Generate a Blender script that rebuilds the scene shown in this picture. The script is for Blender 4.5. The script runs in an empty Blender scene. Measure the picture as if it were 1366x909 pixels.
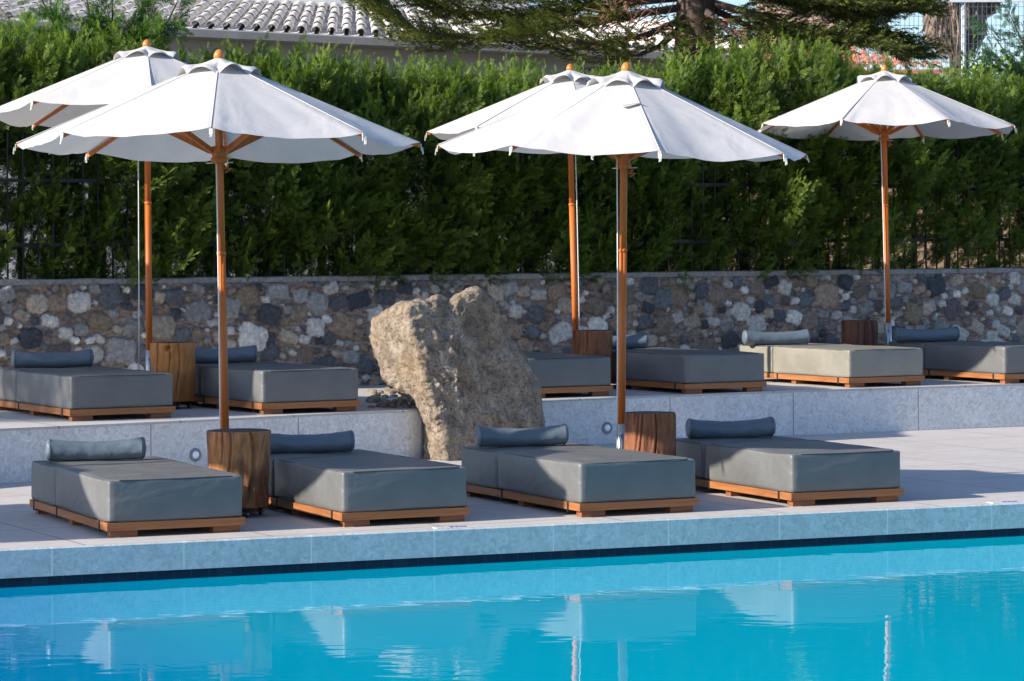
import bpy, bmesh, math, random
import numpy as np
from mathutils import Vector, Matrix, noise as mnoise

# ------------------------------------------------------------------ camera, sky, sun
scn = bpy.context.scene
COL = scn.collection
R = math.radians
FPX, HOR, CAMZ, ROLL = 3857.0, 320.0, 2.09, 0.00505
cam = bpy.data.cameras.new('camera'); cam_o = bpy.data.objects.new('camera', cam); COL.objects.link(cam_o)
cam.sensor_width = 36; cam.lens = FPX/1366*36
cam.shift_y = -(454.5-HOR)/1366
cam_o.location = (0, 0, CAMZ); cam_o.rotation_euler = (R(90), -ROLL*-1, 0)
cam_o.rotation_euler = (Matrix.Rotation(R(90), 3, 'X') @ Matrix.Rotation(-ROLL, 3, 'Z')).to_euler()
cam.clip_end = 3000; cam.clip_start = 0.5
cam.dof.use_dof = True; cam.dof.focus_distance = 24; cam.dof.aperture_fstop = 13
scn.camera = cam_o

SUN = Vector((-0.785, -0.352, 0.412)).normalized()
elev = math.asin(SUN.z); azim = math.atan2(SUN.x, SUN.y)
w = bpy.data.worlds.new('World'); scn.world = w; w.use_nodes = True
nt = w.node_tree; bg = nt.nodes['Background']
sky = nt.nodes.new('ShaderNodeTexSky'); sky.sky_type = 'NISHITA'; sky.sun_disc = False
sky.sun_elevation = elev; sky.sun_rotation = azim; sky.air_density = 1.0; sky.dust_density = 0.8; sky.ozone_density = 1.5
tint = nt.nodes.new('ShaderNodeMix'); tint.data_type = 'RGBA'; tint.blend_type = 'MULTIPLY'; tint.inputs[0].default_value = 1
tint.inputs[7].default_value = (.81, .93, 1.16, 1)
nt.links.new(sky.outputs[0], tint.inputs[6]); nt.links.new(tint.outputs[2], bg.inputs[0]); bg.inputs[1].default_value = 0.108
sl = bpy.data.lights.new('sun', 'SUN'); sl.energy = 5.0; sl.angle = R(0.55); sl.color = (1.0, 0.90, 0.79)
so = bpy.data.objects.new('sun', sl); COL.objects.link(so); so.rotation_euler = (-SUN).to_track_quat('-Z', 'Y').to_euler()
scn.view_settings.view_transform = 'Standard'; scn.view_settings.look = 'None'
scn.view_settings.exposure = 0.85; scn.view_settings.gamma = 1; scn.view_settings.use_curve_mapping = False
scn.render.engine = 'CYCLES'
scn.cycles.max_bounces = 8; scn.cycles.transparent_max_bounces = 8

rnd = random.Random(7); rng = np.random.default_rng(11)

def ground(px, py, H=0.0):
    dy = (py-HOR) + ROLL*(px-683)
    Y = FPX*(CAMZ-H)/dy
    X = (px-683-ROLL*(py-HOR))*Y/FPX
    return Vector((X, Y, H))
def at(px, py, Y):
    dy = (py-HOR) + ROLL*(px-683)
    return Vector(((px-683-ROLL*(py-HOR))*Y/FPX, Y, CAMZ-dy*Y/FPX))

# ------------------------------------------------------------------ material helpers
class NT:
    def __init__(s, name):
        s.m = bpy.data.materials.new(name); s.m.use_nodes = True
        s.t = s.m.node_tree; s.b = s.t.nodes['Principled BSDF']; s.out = s.t.nodes['Material Output']
    def n(s, typ, **kw):
        o = s.t.nodes.new(typ)
        for k, v in kw.items():
            if isinstance(k, str) and hasattr(o, k): setattr(o, k, v)
        return o
    def l(s, a, b): s.t.links.new(a, b)
    def coord(s, scale=(1,1,1), rot=(0,0,0), kind='Object'):
        tc = s.n('ShaderNodeTexCoord'); mp = s.n('ShaderNodeMapping')
        mp.inputs['Scale'].default_value = scale; mp.inputs['Rotation'].default_value = rot
        s.l(tc.outputs[kind], mp.inputs[0]); return mp.outputs[0]
    def noise(s, vec, scale=5, detail=4, rough=.55, dist=0):
        o = s.n('ShaderNodeTexNoise'); o.inputs['Scale'].default_value = scale; o.inputs['Detail'].default_value = detail
        o.inputs['Roughness'].default_value = rough; o.inputs['Distortion'].default_value = dist
        if vec is not None: s.l(vec, o.inputs['Vector'])
        return o.outputs['Fac']
    def ramp(s, fac, stops):
        o = s.n('ShaderNodeValToRGB'); cr = o.color_ramp
        while len(cr.elements) < len(stops): cr.elements.new(.5)
        for e, (p, c) in zip(cr.elements, stops):
            e.position = p; e.color = (*c, 1) if len(c) == 3 else c
        s.l(fac, o.inputs[0]); return o.outputs[0]
    def mix(s, fac, a, b, mode='MIX'):
        o = s.n('ShaderNodeMix'); o.data_type = 'RGBA'; o.blend_type = mode
        for sock, v in ((o.inputs[0], fac), (o.inputs[6], a), (o.inputs[7], b)):
            if hasattr(v, 'is_linked') or hasattr(v, 'links'): s.l(v, sock)
            elif isinstance(v, (int, float)): sock.default_value = v
            else: sock.default_value = (*v, 1)
        return o.outputs[2]
    def math(s, op, a, b=0.0):
        o = s.n('ShaderNodeMath'); o.operation = op
        for sock, v in ((o.inputs[0], a), (o.inputs[1], b)):
            if hasattr(v, 'links'): s.l(v, sock)
            else: sock.default_value = v
        return o.outputs[0]
    def bump(s, h, strength=.3, dist=.01, prev=None):
        o = s.n('ShaderNodeBump'); o.inputs['Strength'].default_value = strength; o.inputs['Distance'].default_value = dist
        s.l(h, o.inputs['Height'])
        if prev is not None: s.l(prev, o.inputs['Normal'])
        return o.outputs[0]
    def fin(s, col=None, rough=.6, nrm=None, spec=None, **kw):
        if col is not None:
            if hasattr(col, 'links'): s.l(col, s.b.inputs['Base Color'])
            else: s.b.inputs['Base Color'].default_value = (*col, 1)
        if hasattr(rough, 'links'): s.l(rough, s.b.inputs['Roughness'])
        else: s.b.inputs['Roughness'].default_value = rough
        if nrm is not None: s.l(nrm, s.b.inputs['Normal'])
        if spec is not None: s.b.inputs['Specular IOR Level'].default_value = spec
        for k, v in kw.items(): s.b.inputs[k].default_value = v
        return s.m

def simple(name, col, rough=.6, spec=None, metal=0, nscale=20, var=.12, bump=.05):
    k = NT(name); v = k.coord(); f = k.noise(v, nscale, 4)
    lo = tuple(c*(1-var) for c in col); hi = tuple(min(1, c*(1+var)) for c in col)
    c = k.ramp(f, [(.3, lo), (.7, hi)])
    return k.fin(c, rough, k.bump(f, bump, .01), spec, Metallic=metal)

M = {}
# wood
def wood(name, c1, c2, c3, scale=1.0, rough=.5, axis='Z', bump=.25):
    k = NT(name)
    sc = {'Z': (14, 14, .9), 'X': (.9, 14, 14), 'Y': (14, .9, 14)}[axis]
    v = k.coord(tuple(a*scale for a in sc))
    f = k.noise(v, 2.2, 8, .65, .6); g = k.noise(k.coord(), 3.0, 3)
    c = k.ramp(f, [(.28, c1), (.5, c2), (.75, c3)])
    c = k.mix(k.math('MULTIPLY', g, .45), c, tuple(x*.55 for x in c2))
    return k.fin(c, rough, k.bump(f, bump, .004), .4)
M['pole'] = wood('teak_pole', (.34,.075,.012), (.54,.135,.02), (.64,.20,.035), .8, .55)
M['rail'] = wood('teak_slat_side', (.20,.068,.022), (.34,.132,.045), (.47,.21,.078), .7, .5, 'X')
M['railY'] = wood('teak_slat_end', (.20,.068,.022), (.34,.132,.045), (.47,.21,.078), .7, .5, 'Y')
M['foot'] = wood('teak_block', (.12,.045,.02), (.24,.09,.035), (.34,.14,.06), 1, .6, 'X')
def stump_mat(name, c1, c2, c3, dark):
    k = NT(name)
    f = k.noise(k.coord((8, 8, 1.5)), 2.0, 9, .72, 1.6)
    g = k.noise(k.coord((1, 1, .5)), 4.0, 5, .6)
    c = k.ramp(f, [(.25, c1), (.48, c2), (.72, c3)])
    c = k.mix(k.ramp(g, [(.50, (0,0,0)), (.66, (1,1,1))]), c, dark)
    b = k.bump(f, .7, .012)
    b = k.bump(k.noise(k.coord((30, 30, 3)), 3, 6), .4, .004, b)
    return k.fin(c, .62, b, .35)
M['stump_gold'] = stump_mat('stump_wood_golden', (.12,.042,.017), (.36,.145,.048), (.52,.26,.10), (.085,.04,.022))
M['stump_orange'] = stump_mat('stump_wood_orange', (.24,.085,.025), (.46,.18,.045), (.56,.25,.075), (.34,.12,.03))
M['stump_red'] = stump_mat('stump_wood_reddish', (.09,.03,.015), (.21,.075,.03), (.30,.12,.05), (.07,.025,.014))
M['stump_dark'] = stump_mat('stump_wood_dark', (.05,.02,.012), (.11,.04,.022), (.16,.065,.035), (.04,.018,.012))
M['stump_top'] = simple('sawn_stump_top', (.06,.035,.022), .8, nscale=30, var=.4)
M['finial'] = simple('varnished_finial', (.55,.19,.03), .25, var=.25, nscale=15)
# fabrics
def canvas(name, col, trans):
    k = NT(name)
    v = k.coord()
    f = k.noise(v, 2.6, 4, .6); g = k.noise(k.coord((1,1,1)), 260, 2)
    c = k.ramp(f, [(.3, tuple(x*.93 for x in col)), (.62, col)])
    wv = k.noise(k.coord((1.2, 1.2, .6)), 2.2, 3, .5, .4)
    b = k.bump(wv, .35, .05); b = k.bump(g, .1, .001, b)
    k.fin(c, .9, b, .15)
    tr = k.n('ShaderNodeBsdfTranslucent'); k.l(c, tr.inputs[0]); k.l(b, tr.inputs['Normal'])
    mx = k.n('ShaderNodeMixShader'); mx.inputs[0].default_value = trans
    k.l(k.b.outputs[0], mx.inputs[1]); k.l(tr.outputs[0], mx.inputs[2]); k.l(mx.outputs[0], k.out.inputs[0])
    return k.m
M['canvas'] = canvas('off_white_canvas', (.59,.58,.56), .15)
M['liner'] = canvas('beige_vent_liner', (.60,.48,.35), .1)
M['strap'] = simple('cream_strap', (.72,.68,.58), .8)
M['rope'] = simple('white_cord', (.72,.71,.68), .8, nscale=200, var=.3, bump=.5)
def vinyl(name, col):
    k = NT(name)
    f = k.noise(k.coord(), 3.5, 5, .6); g = k.noise(k.coord(), 420, 2)
    c = k.ramp(f, [(.3, tuple(x*.86 for x in col)), (.7, tuple(x*1.1 for x in col))])
    w_ = k.noise(k.coord((1,1,2.2)), 2.4, 4, .5, .8)
    b = k.bump(w_, .45, .03); b = k.bump(g, .08, .0006, b)
    return k.fin(c, k.math('ADD', k.math('MULTIPLY', f, .2), .36), b, .5)
M['vinyl'] = vinyl('grey_vinyl', (.130,.134,.131))
M['vinyl_pale'] = vinyl('sun_bleached_grey_vinyl', (.22,.212,.175))
M['bolster'] = vinyl('blue_grey_vinyl', (.10,.135,.165))
M['piping'] = simple('dark_piping', (.07,.075,.075), .6)
M['piping_pale'] = simple('pale_seam', (.42,.42,.39), .6)
M['black'] = simple('black_rubber', (.015,.015,.016), .5)
M['steel'] = simple('brushed_steel', (.5,.52,.5), .38, metal=.85)
M['concrete'] = simple('cast_concrete', (.20,.195,.185), .9, nscale=40, var=.25, bump=.3)
M['fence_metal'] = simple('black_painted_iron', (.006,.006,.007), .5)
M['white_metal'] = simple('white_galvanised_metal', (.55,.60,.62), .5)
M['mesh_metal'] = simple('pale_blue_mesh_wire', (.10,.13,.17), .5)
M['lamp_ring'] = simple('grey_lamp_ring', (.20,.22,.23), .4)
M['lamp_lens'] = simple('frosted_white_lens', (.97,.98,1.0), .12, bump=0)
M['tile_white'] = simple('white_glazed_tile', (.78,.79,.80), .2)
M['tile_blue'] = simple('blue_glazed_marks', (.03,.06,.30), .2)
# stone
def slab(name, col, joint, rot, wx, wz, speck=.3, streak=False, off=(0,0,0), face=False):
    k = NT(name)
    base = k.coord((1,1,1), (0,0,-rot))
    if streak:
        f = k.noise(k.coord((3.5, 26, 8), (0,0,0)), 2.0, 7, .7, .2)
    else:
        f = k.noise(k.coord(), 17, 7, .72, 1.3)
    g = k.noise(k.coord(), 1.4, 4, .6)
    h = k.noise(k.coord(), 7, 4, .6, .5)
    c = k.ramp(f, [(.32, tuple(x*(1-speck) for x in col)), (.5, col), (.68, tuple(min(.9, x*(1+speck*.9)) for x in col))])
    c = k.mix(k.ramp(g, [(.35, (0,0,0)), (.75, (.38,.38,.38))]), c, tuple(x*.68 for x in col))
    c = k.mix(k.ramp(h, [(.66, (0,0,0)), (.76, (.4,.4,.4))]), c, tuple(x*.6 for x in col))
    sx = k.n('ShaderNodeSeparateXYZ'); k.l(base, sx.inputs[0])
    def line(sock, w_, o=0.0, t=.0055):
        a = k.math('ADD', sock, o + 500*w_); a = k.math('FRACT', k.math('DIVIDE', a, w_))
        a = k.math('ABSOLUTE', k.math('SUBTRACT', a, .5)); return k.math('GREATER_THAN', a, .5 - t/w_)
    ln = line(sx.outputs[0], wx, off[0])
    if not face: ln = k.math('MAXIMUM', ln, line(sx.outputs[1], wz, off[1]))
    c = k.mix(ln, c, joint)
    b = k.bump(f, .25, .004); b = k.bump(k.math('SUBTRACT', 1.0, ln), .5, .003, b)
    return k.fin(c, .6, b, .3)
A28, A25 = R(28), R(25)
M['deck'] = slab('pale_stone_deck', (.50,.475,.445), (.10,.09,.085), A28, 1.35, 1.35, .22, True)
M['coping_face'] = slab('grey_limestone_face', (.50,.54,.53), (.66,.66,.62), A28, .93, 1, .30, face=True)
M['terrace_face'] = slab('speckled_limestone_face', (.66,.655,.645), (.26,.26,.26), A28, 1.55, 1, .32, face=True)
M['terrace_top'] = slab('pale_stone_terrace', (.48,.47,.455), (.15,.14,.13), A28, 1.2, 1.2, .14, True)
M['pool_tile'] = slab('blue_pool_tile', (.015,.07,.13), (.03,.10,.16), A28, .13, .13, .2)

def water():
    k = NT('pool_water')
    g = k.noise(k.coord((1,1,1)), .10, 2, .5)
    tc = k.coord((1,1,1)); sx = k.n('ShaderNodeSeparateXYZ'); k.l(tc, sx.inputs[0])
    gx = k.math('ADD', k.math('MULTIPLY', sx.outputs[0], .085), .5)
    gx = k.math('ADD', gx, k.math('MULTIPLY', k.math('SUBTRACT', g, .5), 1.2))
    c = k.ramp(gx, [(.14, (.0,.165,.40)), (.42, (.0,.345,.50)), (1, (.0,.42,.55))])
    m1 = k.noise(k.coord((1.0,1.0,1), (0,0,R(10))), .9, 3, .5)
    m2 = k.noise(k.coord((1,2.0,1), (0,0,R(-12))), 3.2, 1, .4, .6)
    m3 = k.noise(k.coord((1,1,1)), 22, 2, .5)
    b = k.bump(m1, 1.0, .0016); b = k.bump(m2, 1.0, .0011, b); b = k.bump(m3, 1.0, .000015, b)
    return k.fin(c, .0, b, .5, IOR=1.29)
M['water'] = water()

def attr_col(k, name='tint'):
    a = k.n('ShaderNodeAttribute'); a.attribute_name = name; a.attribute_type = 'GEOMETRY'; return a.outputs['Color']
def foliage(name, trans=.35, rough=.5, spec=.25):
    k = NT(name); c = attr_col(k)
    k.fin(c, rough, None, spec)
    tr = k.n('ShaderNodeBsdfTranslucent'); c2 = k.mix(1.0, c, (1.5,1.6,.6), 'MULTIPLY'); k.l(c2, tr.inputs[0])
    mx = k.n('ShaderNodeMixShader'); mx.inputs[0].default_value = trans
    k.l(k.b.outputs[0], mx.inputs[1]); k.l(tr.outputs[0], mx.inputs[2]); k.l(mx.outputs[0], k.out.inputs[0])
    return k.m
M['leaf'] = foliage('conifer_leaf', .45); M['needle'] = foliage('pine_needle', .22)
M['frond'] = foliage('dry_palm_frond', .2, .7)
def vcol_rock(name):
    k = NT(name); c = attr_col(k)
    f = k.noise(k.coord(), 24, 8, .7, .3); g = k.noise(k.coord(), 110, 4, .7)
    c = k.mix(1.0, c, k.ramp(f, [(.3, (.55,.55,.55)), (.5, (1,1,1)), (.7, (1.45,1.42,1.38))]), 'MULTIPLY')
    c = k.mix(k.ramp(g, [(.60, (0,0,0)), (.72, (.5,.5,.5))]), c, (.42,.41,.40))
    b = k.bump(f, .6, .012); b = k.bump(g, .4, .003, b)
    return k.fin(c, .85, b, .2)
M['rubble'] = vcol_rock('rubble_stone')
def boulder():
    k = NT('boulder_stone')
    f = k.noise(k.coord((1,1,.7)), 7, 9, .72, .4); g = k.noise(k.coord(), 42, 6, .75); h = k.noise(k.coord(), 2.6, 5, .6, .5)
    c = k.ramp(f, [(.28, (.135,.105,.083)), (.42, (.28,.225,.17)), (.54, (.42,.345,.265)), (.70, (.58,.50,.41))])
    c = k.mix(k.ramp(g, [(.39, (.9,.9,.9)), (.47, (0,0,0))]), c, (.06,.052,.05))
    c = k.mix(k.ramp(h, [(.5, (0,0,0)), (.72, (.55,.55,.55))]), c, (.30,.21,.09))
    b = k.bump(f, 1.0, .06); b = k.bump(g, 1.0, .022, b)
    return k.fin(c, .88, b, .2)
M['boulder'] = boulder()
M['mortar'] = simple('grey_mortar', (.25,.24,.225), .9, nscale=30, var=.3, bump=.5)
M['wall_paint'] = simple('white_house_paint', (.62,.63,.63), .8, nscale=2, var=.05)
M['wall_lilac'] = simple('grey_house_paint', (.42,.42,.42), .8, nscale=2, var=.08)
M['gutter'] = simple('grey_metal_gutter', (.30,.30,.30), .45, nscale=4)
M['rooftile'] = simple('weathered_pale_roof_tile', (.64,.60,.55), .85, nscale=3.5, var=.25, bump=.3)
M['terracotta'] = simple('terracotta_tile', (.50,.18,.10), .8, nscale=9, var=.4, bump=.3)
M['peach'] = simple('peach_house_paint', (.62,.42,.30), .8, nscale=2)
M['bark'] = wood('rough_bark', (.035,.025,.02), (.09,.065,.052), (.17,.125,.10), .5, .9, 'Z', 1.0)
M['twig'] = simple('reddish_twig', (.20,.10,.06), .8, nscale=40, var=.4)
M['soil'] = simple('garden_soil', (.10,.085,.06), .95, nscale=6, var=.4, bump=.5)
M['fruit'] = simple('green_citrus', (.22,.36,.05), .4)

# ------------------------------------------------------------------ object helpers
def link(name, me, mat, parent=None):
    o = bpy.data.objects.new(name, me); COL.objects.link(o)
    if mat is not None: me.materials.append(mat)
    if parent is not None: o.parent = parent
    return o
def tag(o, label=None, cat=None, group=None, kind=None):
    if label: o['label'] = label
    if cat: o['category'] = cat
    if group: o['group'] = group
    if kind: o['kind'] = kind
    return o
def thing(name, label, cat, loc=(0,0,0), rz=0, group=None):
    o = bpy.data.objects.new(name, None); COL.objects.link(o); o.empty_display_size = .2
    o.location = loc; o.rotation_euler = (0,0,rz); return tag(o, label, cat, group)
def bobj(name, bm, mat, parent=None, smooth=False, bevel=0, fn=None):
    if bevel:
        bmesh.ops.bevel(bm, geom=[e for e in bm.edges if e.calc_face_angle(0) > .5], offset=bevel, segments=2, affect='EDGES', profile=.6)
    if fn:
        for v in bm.verts: v.co = fn(v.co)
    bmesh.ops.recalc_face_normals(bm, faces=bm.faces)
    me = bpy.data.meshes.new(name); bm.to_mesh(me); bm.free()
    if smooth: me.shade_smooth()
    return link(name, me, mat, parent)
def box(bm, x0, x1, y0, y1, z0, z1, mat=None):
    vs = [bm.verts.new(p) for p in ((x0,y0,z0),(x1,y0,z0),(x1,y1,z0),(x0,y1,z0),(x0,y0,z1),(x1,y0,z1),(x1,y1,z1),(x0,y1,z1))]
    if mat is not None:
        for v in vs: v.co = mat @ v.co
    for f in ((0,3,2,1),(4,5,6,7),(0,1,5,4),(1,2,6,5),(2,3,7,6),(3,0,4,7)): bm.faces.new([vs[i] for i in f])
    return vs
def tube(bm, pts, rad, n=10, cap=True):
    pts = [Vector(p) for p in pts]; rad = rad if isinstance(rad, (list, tuple)) else [rad]*len(pts)
    rings = []; up = None
    for i, p in enumerate(pts):
        d = (pts[min(i+1, len(pts)-1)] - pts[max(i-1, 0)]).normalized()
        if up is None: up = d.orthogonal().normalized()
        up = (up - d*up.dot(d)).normalized(); s = d.cross(up)
        rings.append([bm.verts.new(p + (up*math.cos(a) + s*math.sin(a))*rad[i]) for a in [2*math.pi*k/n for k in range(n)]])
    for a, b in zip(rings, rings[1:]):
        for k in range(n): bm.faces.new((a[k], a[(k+1)%n], b[(k+1)%n], b[k]))
    if cap: bm.faces.new(rings[0][::-1]); bm.faces.new(rings[-1])
def bar(bm, a, b, w_, h, up=Vector((0,0,1))):
    a, b = Vector(a), Vector(b); d = (b-a); L = d.length; d.normalize()
    s = d.cross(up).normalized(); u = s.cross(d)
    m = Matrix((( *(d[0:1]), s[0], u[0], a[0]), (d[1], s[1], u[1], a[1]), (d[2], s[2], u[2], a[2]), (0,0,0,1)))
    return box(bm, 0, L, -w_/2, w_/2, -h/2, h/2, m)
def lathe(bm, prof, n=20, c=(0,0)):
    rings = [[bm.verts.new((c[0]+r*math.cos(2*math.pi*k/n), c[1]+r*math.sin(2*math.pi*k/n), z)) for k in range(n)] for r, z in prof]
    for a, b in zip(rings, rings[1:]):
        for k in range(n): bm.faces.new((a[k], a[(k+1)%n], b[(k+1)%n], b[k]))
    bm.faces.new(rings[0][::-1]); bm.faces.new(rings[-1])
def prism(bm, poly, z0, z1):
    lo = [bm.verts.new((x, y, z0)) for x, y in poly]; hi = [bm.verts.new((x, y, z1)) for x, y in poly]; n = len(poly)
    bm.faces.new(lo[::-1]); bm.faces.new(hi)
    for i in range(n): bm.faces.new((lo[i], lo[(i+1)%n], hi[(i+1)%n], hi[i]))
def grid_obj(name, V, nu, nv, mat, parent=None, cols=None, smooth=True, close_u=False):
    V = np.asarray(V, dtype=np.float32).reshape(-1, 3)
    i = np.arange(nu-(0 if close_u else 1))[:, None]; j = np.arange(nv-1)[None, :]
    a = i*nv+j; b = ((i+1) % nu)*nv+j
    F = np.stack([a, b, b+1, a+1], -1).reshape(-1, 4)
    return mesh_np(name, V, F, mat, parent, cols, smooth)
def mesh_np(name, V, F, mat, parent=None, cols=None, smooth=False):
    me = bpy.data.meshes.new(name); nf = len(F)
    me.vertices.add(len(V)); me.vertices.foreach_set('co', np.ascontiguousarray(V, dtype=np.float32).ravel())
    me.loops.add(nf*4); me.loops.foreach_set('vertex_index', F.astype(np.int32).ravel())
    me.polygons.add(nf); me.polygons.foreach_set('loop_start', np.arange(nf, dtype=np.int32)*4)
    if cols is not None:
        at_ = me.attributes.new('tint', 'FLOAT_COLOR', 'POINT')
        c4 = np.ones((len(V), 4), np.float32); c4[:, :3] = cols; at_.data.foreach_set('color', c4.ravel())
    me.update(calc_edges=True)
    if smooth: me.shade_smooth()
    return link(name, me, mat, parent)

# ------------------------------------------------------------------ the setting: ground, deck, pool, terrace
E0 = ground(0, 733); E1 = ground(1366, 670.5)
du = (E1-E0).normalized(); dv = Vector((-du.y, du.x, 0))          # along the pool edge / away from the pool
ANG = math.atan2(du.y, du.x)
OV = Vector((-3.43, 19.36, 0)); OV = E0.copy()
def PL(u, v, z=0): return OV + du*u + dv*v + Vector((0,0,z))
def rect(bm, u0, u1, v0, v1, z0, z1):
    prism(bm, [tuple(PL(u0,v0)[:2]), tuple(PL(u1,v0)[:2]), tuple(PL(u1,v1)[:2]), tuple(PL(u0,v1)[:2])], z0, z1)
WL = -0.265
bm = bmesh.new(); s_ = 2500
bm.faces.new([bm.verts.new(p) for p in ((-s_,-s_,-2.2),(s_,-s_,-2.2),(s_,s_,-2.2),(-s_,s_,-2.2))])
tag(bobj('ground', bm, M['soil']), kind='structure')
bm = bmesh.new(); rect(bm, -14, 26, .014, 14, -.19, 0)
rect(bm, -14, 26, -22, -12, -.19, 0); rect(bm, -24, -14, -22, 14, -.19, 0); rect(bm, 26, 34, -22, 14, -.19, 0)
tag(bobj('pool_deck', bm, M['deck']), kind='structure')
bm = bmesh.new()
prof_ = [(.0,-.20),(.0,-.012),(.0115,-.0008),(.0137,-.0008),(.0137,-.20)]
ra = [bm.verts.new(PL(-14, v, z)) for v, z in prof_]; rb_ = [bm.verts.new(PL(26, v, z)) for v, z in prof_]
for i in range(5): bm.faces.new((ra[i], rb_[i], rb_[(i+1)%5], ra[(i+1)%5]))
bm.faces.new(ra); bm.faces.new(rb_[::-1])
tag(bobj('pool_coping_face', bm, M['coping_face']), kind='structure')
bm = bmesh.new(); rect(bm, -14, 26, .12, 14, -2.1, -.194)
rect(bm, -14, 26, -22, -12, -2.1, -.194); rect(bm, -24, -14, -22, 14, -2.1, -.194); rect(bm, 26, 34, -22, 14, -2.1, -.194)
rect(bm, -14, 26, -12, .12, -2.1, -1.6)
tag(bobj('pool_basin', bm, M['pool_tile']), kind='structure')
bm = bmesh.new(); bm.faces.new([bm.verts.new(PL(u, v, WL)) for u, v in ((-14,-12),(26,-12),(26,.119),(-14,.119))])
tag(bobj('water', bm, M['water']), kind='structure')

TH = .473
def wallY(X, off=0): return 33.2 + off + math.tan(R(30))*X
# terrace outline (front edge left, rounded corner, notch for the boulder, front edge right)
tl = [ground(-260, 590, TH), ground(0, 572, TH), ground(150, 565.5, TH), ground(300, 558.5, TH), ground(400, 553.5, TH), ground(470, 550, TH), ground(520, 548, TH)]
tl += [ground(545, 547, TH), ground(562, 545.8, TH), ground(578, 543.8, TH), ground(590, 540, TH), ground(598, 532, TH)]
tr = [ground(690, 528, TH), ground(700, 534.5, TH), ground(1030, 522, TH), ground(1366, 512, TH), ground(1900, 495, TH)]
back = [Vector((14, wallY(14, .1), 0)), Vector((-9.5, wallY(-9.5, .1), 0))]
poly = [tuple(p[:2]) for p in tl+tr+back]
bm = bmesh.new(); prism(bm, poly, -.15, TH-.022); tag(bobj('terrace_wall', bm, M['terrace_face']), kind='structure')
def grow(poly, d):   # push front points 8 mm outwards for the coping slab
    return [(x+ .3*d, y-d) for x, y in poly]
bm = bmesh.new(); prism(bm, grow(poly, .008), TH-.0215, TH)
bmesh.ops.bevel(bm, geom=[e for e in bm.edges if all(abs(v.co.z-TH) < 1e-5 for v in e.verts)], offset=.009, segments=1, affect='EDGES')
tag(bobj('terrace', bm, M['terrace_top']), kind='structure')
# ground behind the stone wall (garden level)
bm = bmesh.new(); prism(bm, [(-60, wallY(-60, .42)+8), (-14, wallY(-14, .42)), (60, wallY(60, .42)), (200, 260), (-200, 260)], -2.1, 1.15)
tag(bobj('garden_ground', bm, M['soil']), kind='structure')
# rubble fill behind the boulder
def gravel():
    V = []; F = []; n = 0
    bmx = bmesh.new()
    for k in range(260):
        px = rnd.uniform(490, 690); y = rnd.uniform(27.9, 31.2)
        x = (px-683)*y/FPX
        r = rnd.uniform(.02, .05)*(1.7 if rnd.random() < .10 else 1)
        m = Matrix.Translation((x, y, TH+r*.25)) @ Matrix.Rotation(rnd.random()*6, 4, 'Z') @ Matrix.Diagonal((r*rnd.uniform(.8,1.4), r, r*rnd.uniform(.5,.9), 1))
        g = bmesh.ops.create_icosphere(bmx, subdivisions=2, radius=1, matrix=m)
        for v in g['verts']: v.co += Vector(mnoise.noise_vector(v.co*9))*r*.25
    return bmx
tag(bobj('rubble_fill', gravel(), M['boulder'], smooth=False), kind='stuff')

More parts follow.
